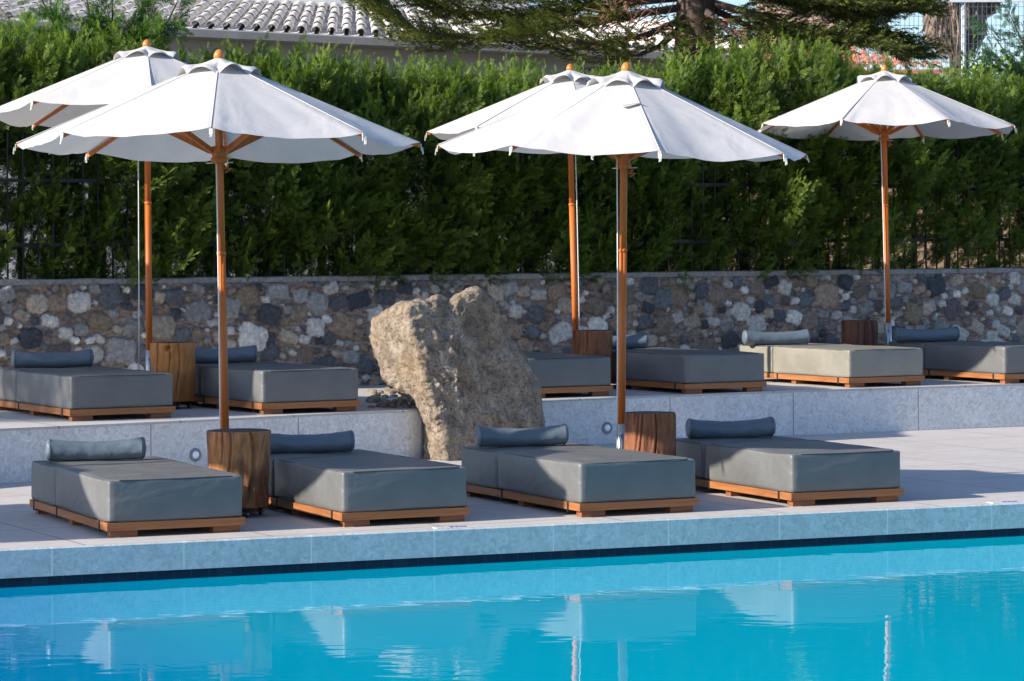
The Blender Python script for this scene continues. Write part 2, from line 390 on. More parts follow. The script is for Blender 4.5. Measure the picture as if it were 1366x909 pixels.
# ------------------------------------------------------------------ stone wall
def stone_wall():
    t = thing('stone_wall', 'long rubble stone retaining wall under the conifer hedge', 'wall', (0, 33.2, TH), R(30))
    u0, u1, H = -8.5, 10.5, 1.70-TH-.055
    st = .0125
    nu = int((u1-u0)/st)+1; nv = int(H/st)+1
    U = np.linspace(u0, u1, nu)[:, None]*np.ones((1, nv)); Z = np.linspace(0, H, nv)[None, :]*np.ones((nu, 1))
    from functools import reduce
    def vnoise(U, Z, s, seed):     # smooth value noise
        g = np.random.default_rng(seed).random((512, 512)); x = U*s+1000.3; z = Z*s+1000.7
        xi = np.floor(x).astype(int); zi = np.floor(z).astype(int); fx = x-xi; fz = z-zi
        fx = fx*fx*(3-2*fx); fz = fz*fz*(3-2*fz)
        G = lambda a, b: g[a % 512, b % 512]
        return (G(xi,zi)*(1-fx)+G(xi+1,zi)*fx)*(1-fz)+(G(xi,zi+1)*(1-fx)+G(xi+1,zi+1)*fx)*fz
    Q = np.full((nu, nv), 9.0); ID = np.full((nu, nv), -1)
    stones = []; r_ = np.random.default_rng(5)
    for rad, tries in ((.14, 90), (.115, 420), (.088, 1500), (.064, 3200), (.044, 6000), (.027, 5000)):
        for _ in range(tries):
            u = r_.uniform(u0, u1); z = r_.uniform(.0, H-.01); rr = rad*r_.uniform(.8, 1.15)
            if z+rr*.8 > H-.004: continue
            if stones:
                S = np.array([(a, b, c) for a, b, c, *_ in stones[-4000:]])
                d = np.hypot(S[:,0]-u, S[:,1]-z) - S[:,2] - rr
                if d.min() < -.09*rr + .003: continue
            stones.append((u, z, rr, r_.uniform(-.5, .5), r_.uniform(.62, 1.0), r_.uniform(2.4, 6.5)))
    pal = np.array([(.06,.067,.078), (.115,.125,.135), (.27,.265,.25), (.45,.43,.39), (.60,.57,.52), (.21,.165,.13), (.30,.22,.165), (.37,.31,.24), (.22,.17,.115), (.12,.10,.10)])
    cols = np.zeros((len(stones), 3)); hs = np.zeros(len(stones))
    n1 = vnoise(U, Z, 14, 1)-.5; n2 = vnoise(U, Z, 14, 2)-.5; n3 = vnoise(U, Z, 40, 3)-.5
    for k, (u, z, rr, a, asp, p) in enumerate(stones):
        w_ = [.11,.12,.17,.12,.09,.12,.09,.09,.04,.05] if rr > .05 else [.05,.06,.15,.2,.2,.08,.06,.12,.05,.03]
        cols[k] = pal[r_.choice(len(pal), p=np.array(w_)/sum(w_))]*r_.uniform(.8, 1.2); hs[k] = r_.uniform(.5, 1.0)
        i0, i1 = max(0, int((u-u0-rr*1.5)/st)), min(nu, int((u-u0+rr*1.5)/st)+2)
        j0, j1 = max(0, int((z-rr*1.5)/st)), min(nv, int((z+rr*1.5)/st)+2)
        if i0 >= i1 or j0 >= j1: continue
        sl_ = (slice(i0, i1), slice(j0, j1))
        x = U[sl_]-u + n1[sl_]*rr*.24+n3[sl_]*.018; y = Z[sl_]-z + n2[sl_]*rr*.24-n3[sl_]*.018
        c, s = math.cos(a), math.sin(a); xr = (x*c+y*s)/(rr*1.06); yr = (-x*s+y*c)/(rr*asp)
        q = (np.abs(xr)**p+np.abs(yr)**p)**(1/p)/1.04
        m_ = q < Q[sl_]; Q[sl_] = np.where(m_, q, Q[sl_]); ID[sl_] = np.where(m_, k, ID[sl_])
    inside = Q < 1
    prof = np.clip(1-np.clip(Q, 0, 1)**5, 0, 1)
    depth = np.where(inside, (.014+.050*hs[ID]*prof**.40), 0) + n3*.009 + n1*.008 + (vnoise(U, Z, 55, 31)-.5)*.007
    # slivers of brick in the mortar
    row = np.sin((Z*62 + vnoise(U, Z, 5, 8)*5)*2.2); sl2 = (row > .0)*(vnoise(U, Z*4, 9, 9) > .42)*(~inside)
    depth = depth + sl2*.010
    mort = np.array([.27,.235,.205])*(.75+.5*vnoise(U, Z, 22, 6))[..., None]
    br = np.array([.22,.11,.078])*(.6+.9*vnoise(U, Z*3, 16, 10))[..., None]
    col = np.where(sl2[..., None], br*.75+mort*.25, mort)
    sc = cols[ID]*(.82+.36*vnoise(U, Z, 30, 12))[..., None]
    col = np.where(inside[..., None], sc, col)
    edge = np.clip((Q-1)*5, 0, 1)
    V = np.stack([U, -depth, Z], -1)
    grid_obj('stone_face', V, nu, nv, M['rubble'], t, col.reshape(-1, 3), False)
    b = bmesh.new(); box(b, u0, u1, .012, .34, -.6, H); bobj('wall_core', b, M['mortar'], t)
    n = 400; b = bmesh.new()
    prev = None
    for i in range(n+1):
        u = u0+(u1-u0)*i/n; j = mnoise.noise(Vector((u*3, 0, 0)))*.008; k = mnoise.noise(Vector((u*7, 3, 0)))*.012
        ring = [b.verts.new((u, -.02+k, H-.004-abs(k))), b.verts.new((u, -.018+k, H+.045+j)), b.verts.new((u, .0, H+.055+j)), b.verts.new((u, .35, H+.055+j)), b.verts.new((u, .35, H-.004))]
        if prev:
            for a in range(4): b.faces.new((prev[a], ring[a], ring[a+1], prev[a+1]))
        prev = ring
    bobj('wall_cap', b, M['mortar'], t)
stone_wall()
def wp(u, d, z): # point on wall coordinates (u along, d behind face, z world)
    c, s = math.cos(R(30)), math.sin(R(30))
    return Vector((u*c-d*s, 33.2+u*s+d*c, z))
def u_of_px(px, d=0):
    k = (px-683)/FPX
    # u*c - d*s = k*(33.2+u*s+d*c)
    c, s = math.cos(R(30)), math.sin(R(30))
    return (k*(33.2+d*c)+d*s)/(c-k*s)

# iron fence on the wall
def fence():
    t = thing('iron_fence', 'black iron picket fence on top of the stone wall, half buried in the hedge', 'fence', (0, 33.2, 1.70), R(30))
    ua, ub = -7.2, 9.3
    for z in (.34, 1.02):
        b = bmesh.new(); box(b, ua, ub, .145, .175, z, z+.04); bobj('rail', b, M['fence_metal'], t)
    n = 99; 
    for i in range(n):
        u = ua + (ub-ua)*i/(n-1); b = bmesh.new(); box(b, u-.008, u+.008, .1405, .1565, -.005, 1.55)
        bobj('picket', b, M['fence_metal'], t)
fence()

# ------------------------------------------------------------------ foliage
def spray_template(pairs, L, wl, ang, wid, seed):
    r_ = np.random.default_rng(seed); Q = []
    for j in range(pairs):
        s = .08 + .88*j/(pairs-1)
        ll = wl*(1-.72*s)*r_.uniform(.8, 1.2)+.012
        for sd in (-1, 1):
            a = ang*sd*(1-.25*s)+r_.uniform(-.15, .15)
            d = np.array([math.cos(a), math.sin(a), r_.uniform(-.25, .35)]); d /= np.linalg.norm(d)
            p = np.array([s*L, 0, 0]); perp = np.array([-d[1], d[0], r_.uniform(-.6, .6)]); perp /= np.linalg.norm(perp)
            Q.append([p, p+d*ll*.5+perp*wid, p+d*ll, p+d*ll*.5-perp*wid])
    Q.append([[0,0,0], [L*.5, wid*.7, 0], [L*1.08, 0, 0], [L*.5, -wid*.7, 0]])
    return np.array(Q, dtype=float)          # (q,4,3)
def instance(T, pos, D, N, S):
    """T (q,4,3), pos (n,3), D forward (n,3), N approx normal (n,3), S scale (n,)"""
    D = D/np.linalg.norm(D, axis=1, keepdims=True); Y = np.cross(N, D); Y /= (np.linalg.norm(Y, axis=1, keepdims=True)+1e-9); Z = np.cross(D, Y)
    B = np.stack([D, Y, Z], 1)                 # (n,3basis,3)
    return pos[:, None, None, :] + np.einsum('qvk,nkc->nqvc', T, B*S[:, None, None])
def leaves_obj(name, quads, cols, mat, parent):
    V = quads.reshape(-1, 3); n = len(V)//4
    return mesh_np(name, V, np.arange(n*4).reshape(-1, 4), mat, parent, cols)
TPL = [spray_template(8, .155, .078, .68, .0062, s) for s in (1,2,3)]
def branches(P0, D0, LB, nsp, rg, scale=1.0, spread=.75):
    """plumes: returns spray pos, dir, normal, scale, t(along)"""
    n = len(P0); D0 = D0/np.linalg.norm(D0, axis=1, keepdims=True)
    N0 = rg.normal(size=(n,3)); N0 -= D0*np.sum(N0*D0, 1, keepdims=True); N0 /= np.linalg.norm(N0, axis=1, keepdims=True)
    S0 = np.cross(N0, D0)
    s = (np.arange(nsp)/nsp)[None, :, None]
    side = np.where(np.arange(nsp) % 2 == 0, 1, -1)[None, :, None]
    curve = np.array([0,0,1.0])*.16*(s**2)
    pos = P0[:, None]+D0[:, None]*LB[:, None, None]*s+curve*LB[:, None, None]
    a = spread*(1-.55*s)
    d = D0[:, None]*np.cos(a)+S0[:, None]*np.sin(a)*side + rg.normal(size=(n, nsp, 3))*.16 + N0[:, None]*rg.normal(size=(n,nsp,1))*.25
    nn = N0[:, None] + rg.normal(size=(n, nsp, 3))*.35
    sc = (1.05-.45*s[..., 0])*rg.uniform(.75, 1.25, (n, nsp))*scale
    t_ = np.broadcast_to(s[..., 0], (n, nsp))
    return pos.reshape(-1,3), d.reshape(-1,3), nn.reshape(-1,3), sc.reshape(-1), t_.reshape(-1)
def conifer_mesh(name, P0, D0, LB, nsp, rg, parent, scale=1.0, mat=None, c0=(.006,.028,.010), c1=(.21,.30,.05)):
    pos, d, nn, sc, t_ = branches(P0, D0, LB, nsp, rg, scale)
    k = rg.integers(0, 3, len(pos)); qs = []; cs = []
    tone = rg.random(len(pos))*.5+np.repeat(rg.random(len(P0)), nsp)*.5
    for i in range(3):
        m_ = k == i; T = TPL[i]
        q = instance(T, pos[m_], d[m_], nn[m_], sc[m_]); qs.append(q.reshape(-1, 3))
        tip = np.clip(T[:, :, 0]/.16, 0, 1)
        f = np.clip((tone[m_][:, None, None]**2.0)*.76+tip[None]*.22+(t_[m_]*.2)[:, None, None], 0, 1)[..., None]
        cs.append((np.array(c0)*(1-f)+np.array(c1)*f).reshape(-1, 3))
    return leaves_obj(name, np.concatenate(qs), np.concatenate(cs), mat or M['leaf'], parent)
top_px = [-80,0,60,130,200,250,300,400,500,560,620,680,750,800,880,930,1000,1060,1120,1180,1250,1300,1366,1450]
top_y = [30,38,60,40,56,80,76,72,88,98,94,98,104,98,100,82,66,60,86,104,108,108,108,112]
def hedge_top(u):
    px = np.interp(u, UPX, top_px); y = np.interp(px, top_px, top_y)
    Y = 33.5+u*.5+.4; nz = np.array([.16*mnoise.noise(Vector((a*1.7, 5, 0)))+.12*mnoise.noise(Vector((a*5.1, 9, 0))) for a in np.atleast_1d(u)])
    return CAMZ-(y-HOR)*Y/FPX+nz
UPX = np.array([u_of_px(p, .5) for p in top_px])
def lump(u, z, s, seed):
    return np.array([mnoise.noise(Vector((a*s, b*s, seed))) for a, b in zip(u, z)])
def hedge():
    t = thing('conifer_hedge', 'tall dense green conifer hedge growing behind the iron fence', 'hedge', (0, 33.2, 1.15)); O3 = np.array([0, 33.2, 1.15]); OH = Vector(O3)
    rg = np.random.default_rng(21)
    n = 10400
    u = rg.uniform(-7.6, 9.8, n); zt = hedge_top(u)-.24
    z = 1.62+(zt-1.62)*rg.random(n)**.95
    lay = rg.random(n)
    fwd = np.clip((u+5.3)/.8, 0, 1)*(1-.55*np.exp(-((u-2.4)/.5)**2))*np.clip((z-1.55)/.5, .45, 1)
    dep = .34-.36*fwd+lay**1.2*.85 - .40*lump(u, z, 1.5, 3.3) - .26*lump(u, z, 3.4, 7.7) + np.clip((z-zt+.5)*.3, 0, .3)
    # thinner low down, on the right and far left
    sparse = (z < 2.9)*((u > 5.0)*.40 + (u < -5.6)*.50) + (z < 1.9)*(u > 5.0)*.20 + (z < 1.9)*.05
    keep = rg.random(n) > sparse
    u, z, dep, zt, lay = u[keep], z[keep], dep[keep], zt[keep], lay[keep]; n = len(u)
    c, s = math.cos(R(30)), math.sin(R(30))
    P = np.stack([u*c-dep*s, 33.2+u*s+dep*c, z-.1], 1) - O3
    out = np.array([s, -c, 0]); al = np.array([c, s, 0])
    topn = np.clip((z-zt+.9)/.9, 0, 1)[:, None]
    D = out*(rg.uniform(.3, 1.1, n)*(1-.55*topn[:,0]))[:, None] + al*rg.normal(.12, .5, n)[:, None] + np.array([0,0,1])*(rg.uniform(.25, 1.0, n)+.8*topn[:,0])[:, None]
    LB = rg.uniform(.22, .48, n)
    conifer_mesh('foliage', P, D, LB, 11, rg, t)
    # leading shoots along the top, paler leaves with the sunlight put into their colour
    m_ = 620; u = rg.uniform(-7.4, 9.6, m_); zt = hedge_top(u)-.2; dep = rg.uniform(.25, .85, m_)
    P = np.stack([u*c-dep*s, 33.2+u*s+dep*c, zt-.28], 1) - O3
    D = np.array([0,0,1])+rg.normal(size=(m_,3))*.22
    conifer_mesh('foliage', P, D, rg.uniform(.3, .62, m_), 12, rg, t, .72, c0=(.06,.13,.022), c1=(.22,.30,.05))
    # inner twigs and trunks
    b = bmesh.new()
    for k in range(30):
        uu = -7.5+k*.58+rnd.uniform(-.15, .15); d_ = rnd.uniform(.5, .8)
        tube(b, [wp(uu, d_, 1.0)-OH, wp(uu+rnd.uniform(-.1,.1), d_, 2.3)-OH, wp(uu+rnd.uniform(-.2,.2), d_, 3.7)-OH], [.05,.04,.015], 7)
    bobj('trunks', b, M['bark'], t)
    b = bmesh.new()
    for k in range(260):
        uu = rnd.uniform(-7.4, 9.6); d_ = rnd.uniform(.3, .7); zz = rnd.uniform(1.7, 3.9)
        p = wp(uu, d_, zz)-OH; q = p+Vector((rnd.uniform(-.35,.35), rnd.uniform(-.35, 0), rnd.uniform(.1, .4)))
        tube(b, [p, (p+q)/2+Vector((0,0,-.03)), q], [.009,.007,.003], 5)
    tag(bobj('twigs', b, M['twig'], t), kind='stuff')
hedge()

# tall loose conifer rising over the hedge at the far left
def tall_conifer(name, label, base, h, spread_x, pts, n, seed, scale=1.15, hue=None):
    t = thing(name, label, 'tree', base)
    rg = np.random.default_rng(seed); b = bmesh.new(); P = []; D = []
    tube(b, [(0,0,0), (.05,0,h*.5), (.0,0,h)], [.09,.06,.02], 8)
    for (a, bb) in pts:
        a = Vector(a)-Vector(base); bb = Vector(bb)-Vector(base); L = (bb-a).length
        mid = (a+bb)/2+Vector((0,0,-.06*L)); tube(b, [a, mid, bb], [.022,.016,.005], 6)
        for k in range(n):
            s = rg.uniform(.05, 1.0); p = a.lerp(bb, s) + Vector((0,0,-.06*L*(1-abs(2*s-1))))
            dd = (bb-a).normalized(); P.append(p+Vector(rg.normal(size=3)*.05)); D.append(dd*1.0+Vector(rg.normal(size=3)*.55))
    bobj('trunk', b, M['bark'], t, True)
    c0, c1 = hue or ((.035,.10,.025), (.15,.25,.05))
    conifer_mesh('crown', np.array([tuple(p) for p in P]), np.array([tuple(d) for d in D]), rg.uniform(.18, .38, len(P)), 11, rg, t, scale*.8, c0=c0, c1=c1)
pts = []
Yc = 31.6
for a, bq in (((120,120),(45,-10)), ((90,110),(-15,5)), ((60,110),(-30,40)), ((140,110),(110,-15)), ((150,120),(150,-15)), ((170,110),(215,-15)), ((185,95),(240,10)), ((60,130),(-40,100)), ((110,110),(75,30)), ((150,100),(185,20)), ((40,150),(-20,130)), ((100,140),(60,70)), ((130,120),(130,50))):
    pts.append((at(*a, Yc+rnd.uniform(-.15,.25)), at(bq[0], bq[1]-14, Yc+rnd.uniform(-.3,.3))))
tall_conifer('conifer_tree', 'loose bushy conifer rising above the hedge at the left edge', tuple(at(120, 400, Yc+.1).xy)+(1.15,), 3.2, 1, pts, 18, 5)
pts = [(at(1400,140,38.2), at(1322,42,37.4)), (at(1400,120,38.2), at(1345,15,38)), (at(1395,110,38.2), at(1318,75,37.6)), (at(1400,100,38.2), at(1362,30,38)), (at(1400,100,38.4), at(1335,95,38))]
tall_conifer('conifer_tree', 'blue green feathery conifer branches poking in at the right edge', tuple(at(1405, 400, 38.3).xy)+(1.15,), 3.4, 1, pts, 12, 8, 1.1, ((.03,.09,.05), (.09,.19,.09)))

# ------------------------------------------------------------------ umbrellas
def umbrella(pxb, Yb, pxt, rim_z, base_z, phase, pitch, rollt, label, top_extra=.73, sleeve=.3, X=None, rope_dx=-.05, sl_h=.55, seed=0, flap=False, jt=1.98, rope=None):
    """pitch>0 lifts the near rim, rollt>0 lowers the right rim (radians)"""
    if X is None:
        xb = (pxb-683)*Yb/FPX; xt = (pxt-683)*Yb/FPX
    else: xb = X; xt = X
    t = thing('parasol', label, 'parasol', (xb, Yb, base_z), 0, 'white canvas parasols on wooden poles')
    rg = random.Random(seed)
    hr = rim_z-base_z; lean = (xt-xb)/hr
    sh = lambda v: Vector((v.x+lean*v.z, v.y, v.z))
    C = Vector((lean*hr, 0, hr))
    rot = Matrix.Rotation(-pitch, 3, 'X') @ Matrix.Rotation(rollt, 3, 'Y')
    def can(v): return C + rot @ Vector(v)                 # canopy frame: origin at the rim centre
    Rr = 1.56; top = top_extra
    b = bmesh.new(); tube(b, [(0,0,.30), (0,0,jt)], [.033,.033], 14, True); tube(b, [(0,0,jt),(0,0,jt+.01),(0,0,jt+.02),(0,0,jt+.03)], [.034,.037,.037,.034], 14)
    tube(b, [(0,0,jt+.03), (0,0,hr+top-.16)], [.031,.031], 14); bobj('pole', b, M['pole'], t, True, fn=sh)
    b = bmesh.new(); lathe(b, [(.26,0),(.26,.075),(.24,.09),(.05,.10)], 28); bobj('base_plate', b, M['concrete'], t, False)
    b = bmesh.new(); tube(b, [(0,0,.095),(0,0,sl_h)], [.042,.042], 16); tube(b, [(0,-.04,sl_h-.08),(0,-.085,sl_h-.08)], .012, 8); bobj('sleeve', b, M['steel'], t, True, fn=sh)
    # canopy
    nseg, ns, nr = 8, 14, 20
    def rib_h(s): # height profile above rim along rib, s=r/R
        return .655*(1-s)
    V = []
    nu = nseg*ns
    for i in range(nu):
        th = phase + 2*math.pi*i/nu; f = (i % ns)/ns; ph = (f-.5)*math.pi/4      # -22.5..22.5
        q = 1-(2*f-1)**2
        col_ = []
        for j in range(nr+1):
            s = .10+(1-.10)*j/nr
            r = Rr*s*math.cos(math.pi/8)/math.cos(ph)
            r *= 1+.0*q
            z = rib_h(s) - q*(.012*s + .046*s**3.0) + .008*math.sin(3*th+seed)*s*s
            if s > .25:
                e_ = min(1, (s-.25)*2)
                z += e_*(.022*mnoise.noise(Vector((math.cos(th)*3.2+seed, math.sin(th)*3.2, s*1.3)))*min(1, q*2) + .009*q*mnoise.noise(Vector((math.cos(th)*9+seed*3, math.sin(th)*9, s*2.2))) - .012*math.exp(-((f-.12)/.06)**2)*(s**3))
            V.append(can((r*math.cos(th), r*math.sin(th), z)))
    o = grid_obj('canopy', np.array([tuple(v) for v in V]), nu, nr+1, M['canvas'], t, None, True, True)
    # seam ridges over the ribs
    for i in range(8):
        th = phase+2*math.pi*i/8; c, s_2 = math.cos(th), math.sin(th)
        P = [can((Rr*s*c, Rr*s*s_2, rib_h(s)+.001)) for s in np.linspace(.12, 1.0, 12)]
        b = bmesh.new(); tube(b, P, .0035, 6); bobj('seam', b, M['canvas'], o, True)
    # vent cap
    V = []; ns2 = 12; nu2 = 8*ns2; nr2 = 9
    for i in range(nu2):
        th = phase + 2*math.pi*i/nu2; f = (i % ns2)/ns2; q = 1-(2*f-1)**2
        for j in range(nr2+1):
            s = j/nr2; r = .03+(.335-.03)*s*(1-.06*q*s)
            z = top-.070-.128*s**.95 + q*.062*s**2.4 - (1-q)**3*.022*s**2 - (.020 if j == nr2 else 0) + .010*math.sin(5*th+seed)*s + .008*mnoise.noise(Vector((th*4, seed, s*2)))*s
            V.append(can((r*math.cos(th), r*math.sin(th), z)))
    vc = grid_obj('vent_cap', np.array([tuple(v) for v in V]), nu2, nr2+1, M['canvas'], t, None, True, True)
    b = bmesh.new(); lathe(b, [(.30,.462),(.26,.49),(.10,.60)], 24)
    bobj('vent_liner', b, M['liner'], t, True, fn=lambda v: can(v))
    b = bmesh.new(); lathe(b, [(.03,top-.10),(.034,top-.085),(.040,top-.072),(.043,top-.052),(.038,top-.03),(.026,top-.012),(.010,top-.002),(.003,top)], 18)
    bobj('finial', b, M['finial'], t, True, fn=lambda v: can(v))
    # hubs
    hz = -.10
    b = bmesh.new(); lathe(b, [(.04,hz-.06),(.062,hz-.055),(.066,hz-.02),(.055,hz-.01),(.055,hz+.01),(.075,hz+.02),(.078,hz+.06),(.05,hz+.075)], 18)
    bobj('runner', b, M['pole'], t, True, fn=lambda v: C+rot@Vector(v))
    b = bmesh.new(); lathe(b, [(.03,top-.30),(.07,top-.29),(.07,top-.23),(.03,top-.22)], 16); bobj('top_hub', b, M['pole'], t, True, fn=lambda v: can(v))
    for i in range(8):
        th = phase+2*math.pi*i/8; c, s_2 = math.cos(th), math.sin(th)
        b = bmesh.new(); a0 = can((.06*c, .06*s_2, top-.26)); a1 = can((Rr*.55*c, Rr*.55*s_2, rib_h(.55)-.040)); a2 = can((1.0*Rr*c, 1.0*Rr*s_2, -.024))
        bar(b, a0, a1, .020, .030); bar(b, a1-(a2-a1)*.002, a2, .020, .028)
        rb = bobj('rib', b, M['pole'], t)
        b = bmesh.new(); bar(b, can((.07*c, .07*s_2, hz+.035)), can((Rr*.50*c, Rr*.50*s_2, rib_h(.50)-.045)), .022, .038); bobj('strut', b, M['pole'], t)
        # canvas pocket, metal plate and cord loop at the rib tip
        tip = can(((Rr+.004)*c, (Rr+.004)*s_2, -.012)); w_ = rg.uniform(.8, 1.3)
        b = bmesh.new(); bar(b, tip-Vector((0,0,-.006)), tip+Vector((.004*c,.004*s_2,-.042*w_)), .026, .006, Vector((c, s_2, 0)))
        tube(b, [tip+Vector((.012*c-.012*s_2,.012*s_2+.012*c,-.02)), tip+Vector((.02*c-.006*s_2,.02*s_2,-.06*w_)), tip+Vector((.015*c+.006*s_2,.015*s_2,-.065*w_)), tip+Vector((.012*c,.012*s_2,-.03))], .004, 5)
        bobj('rib_tie', b, M['strap'], rb, False)
    # peg and cord
    b = bmesh.new(); tube(b, [C+Vector((-.10,-.02,-.155)), C+Vector((.11,-.02,-.150))], .0045, 6); bobj('peg', b, M['steel'], t, True)
    b = bmesh.new(); rd = rope or (rope_dx*.8, rope_dx); p0 = C+Vector((rd[0],-.045,-.06)); p1 = Vector((rd[1],-.05,.35))
    tube(b, [p0, p0.lerp(p1,.33)+Vector((.004,0,0)), p0.lerp(p1,.66)+Vector((.003,0,0)), p1], .0055, 6); bobj('cord', b, M['rope'], t, True)
    b = bmesh.new(); 
    for a in (0, 1.1): tube(b, [C+Vector((.035,-.01,-.18-.012*a)), C+Vector((.075+.02*a,-.02,-.165-.03*a)), C+Vector((.045,-.02,-.205-.02*a))], .006, 6)
    bobj('cord_knot', b, M['pole'], t, True)
    if flap:   # loose strap and crease lying over the near right panel
        th = phase-math.pi/2*0; th0 = flap[0]
        P = [can((Rr*s*math.cos(th0), Rr*s*math.sin(th0), rib_h(s)+.016)) for s in (.42,.45,.48)]
        b = bmesh.new(); bar(b, can((Rr*.47*math.cos(th0-.22), Rr*.47*math.sin(th0-.22), rib_h(.47)+.004)), can((Rr*.44*math.cos(th0-.01), Rr*.44*math.sin(th0-.01), rib_h(.44)+.012)), .05, .006)
        bobj('loose_tie', b, M['strap'], t)
    return t
F_ = -math.pi/2    # angle of the near side
deg = math.radians
umbrella(300.5, 22.42, 293, 2.85, 0, F_+deg(3.6), deg(2.2), 0, 'white parasol in the front row left of the boulder, beside the golden stump', seed=1, rope=(-.02, -.04))
umbrella(826.5, 24.10, 833, 2.835, 0, F_+deg(8), deg(-1.6), deg(1.8), 'white parasol in the front row right of the boulder, near rim almost hiding its hub', seed=2, rope=(-.06, -.03), flap=(F_+deg(8),))
umbrella(199, 28.4, 197, 3.35, TH, F_+deg(9), deg(3.2), deg(-.3), 'white parasol on the terrace at far left, behind the front left parasol', seed=3, rope=(-.085, -.10))
umbrella(769, 31.5, 761, 3.245, TH, F_+deg(5), deg(1.2), deg(.5), 'white parasol on the terrace mostly hidden behind the front parasol right of the boulder', seed=4, rope=(.055, .03), top_extra=.76)
umbrella(1185, 33.9, 1180, 3.38, TH, F_+deg(20), deg(1.6), deg(.9), 'white parasol on the terrace at far right with nothing in front of it', seed=5, rope=(-.045, -.04), top_extra=.74, sl_h=.62)
umbrella(0, 20.75, 0, 2.85, 0, 0, 0, 0, 'white parasol just outside the left edge of the picture, front row', X=-5.75, seed=6)
umbrella(0, 19.1, 0, 2.85, 0, 0, 0, 0, 'white parasol furthest left of the front row, outside the picture', X=-9.3, seed=7)
umbrella(0, 26.3, 0, 3.35, TH, 0, 0, 0, 'white parasol on the terrace just outside the left edge of the picture', X=-7.6, seed=8)

# ------------------------------------------------------------------ daybeds
WB, L1, L2, BH, MH = 1.0, 1.44, .68, .107, .30
def cushion(name, x0, x1, y0, y1, z0, z1, mat, pmat, parent, seed, bulge=.012, rad=.019):
    n = 16; b = bmesh.new()
    # dense rounded box
    bmesh.ops.create_cube(b, size=1); bmesh.ops.subdivide_edges(b, edges=b.edges, cuts=15, use_grid_fill=True)
    sx, sy, sz = (x1-x0)/2, (y1-y0)/2, (z1-z0)/2
    for v in b.verts:
        p = v.co*2   # -1..1
        # concentrate vertices towards the edges
        q = Vector([math.copysign(1-(1-abs(c))**1.6, c) for c in p])
        w_ = Vector((q.x*sx, q.y*sy, q.z*sz))
        inner = Vector((max(-sx+rad, min(sx-rad, w_.x)), max(-sy+rad, min(sy-rad, w_.y)), max(-sz+rad, min(sz-rad, w_.z))))
        d = w_-inner
        if d.length > 1e-6: w_ = inner + d.normalized()*min(rad, max(abs(d.x), abs(d.y), abs(d.z)))
        bx = (1-q.y**2)*(1-q.z**2)*bulge*p.x if abs(p.x) > .99 else 0
        by = (1-q.x**2)*(1-q.z**2)*bulge*p.y if abs(p.y) > .99 else 0
        bz = (1-q.x**2)*(1-q.y**2)*bulge*.5 if p.z > .99 else 0
        w_ += Vector((bx, by, bz))
        nz = mnoise.noise(Vector((w_.x*2.2+seed, w_.y*2.2, w_.z*3)))*.009 + mnoise.noise(Vector((w_.x*6+seed, w_.y*5, w_.z*7)))*.003
        w_ += Vector(d if d.length > 0 else (0,0,0)).normalized()*nz if d.length > 1e-6 else Vector((0,0,nz if p.z > 0 else 0))
        v.co = w_ + Vector(((x0+x1)/2, (y0+y1)/2, (z0+z1)/2))
    o = bobj(name, b, mat, parent, True)
    # piping along the top and bottom edge, vertical seams at the corners
    r_ = rad*.24
    for z in (z1-r_, z0+r_):
        b = bmesh.new(); c = [(x0+r_, y0+r_), (x1-r_, y0+r_), (x1-r_, y1-r_), (x0+r_, y1-r_)]
        pts = []
        for i in range(4):
            a, d = Vector((*c[i], z)), Vector((*c[(i+1)%4], z))
            for k in range(6):
                s = (k+.5)/6; e = a.lerp(d, s); e += Vector((0,0, mnoise.noise(Vector((e.x*3+seed, e.y*3, z)))*.004)); pts.append(e)
        pts.append(pts[0]); tube(b, pts, .0045, 6, False); bobj('piping', b, pmat, o, True)
    return o
BED = []
def daybed(X, Y, th, label, seed, mat='vinyl'):
    base_z = 0 if Y - (24.6 + .53*X) < 0 and Y < 24 else TH
    t = thing('daybed', label, 'daybed', (X, Y, base_z), th, 'grey poolside daybeds')
    pm = M['piping']
    cushion('mattress', 0, WB, 0, L1, BH, BH+MH, M[mat], pm, t, seed*3.1)
    cushion('head_mattress', 0, WB, L1+.012, L1+L2, BH, BH+MH-.004, M[mat], pm, t, seed*5.7+2)
    # wooden frame
    fx = .012; zt = BH-.002; zb = zt-.056
    b = bmesh.new(); box(b, -fx, WB+fx, -fx, .012, zb, zt); bobj('frame_board', b, M['rail'], t, bevel=.004)
    b = bmesh.new(); box(b, -fx, WB+fx, L1+L2-.012, L1+L2+fx, zb, zt); bobj('frame_board', b, M['rail'], t, bevel=.004)
    for x in (-fx, WB-.012):
        for y0, y1 in ((.0145, L1-.03), (L1-.022, L1+L2-.0145)):
            b = bmesh.new(); box(b, x, x+.024, y0, y1, zb, zt); bobj('frame_board', b, M['railY'], t, bevel=.004)
    for k in range(11):
        y = .10+k*.19; b = bmesh.new(); box(b, .016, WB-.016, y, y+.10, zt-.022, zt-.003); bobj('slat', b, M['rail'], t)
    for y in (.02, 1.02, L1+L2-.12):
        for x in (.02, WB-.22):
            b = bmesh.new(); box(b, x, x+.20, y, y+.085, .0, zb-.001); bobj('foot', b, M['foot'], t, bevel=.004)
    for y in (.17, L1-.12, L1+.55):
        b = bmesh.new(); box(b, -fx-.006, -fx+.001, y, y+.022, zb-.01, zt+.004); box(b, -fx-.006, .12, y+.002, y+.02, zb-.016, zb-.009); bobj('strap', b, M['black'], t)
    return t
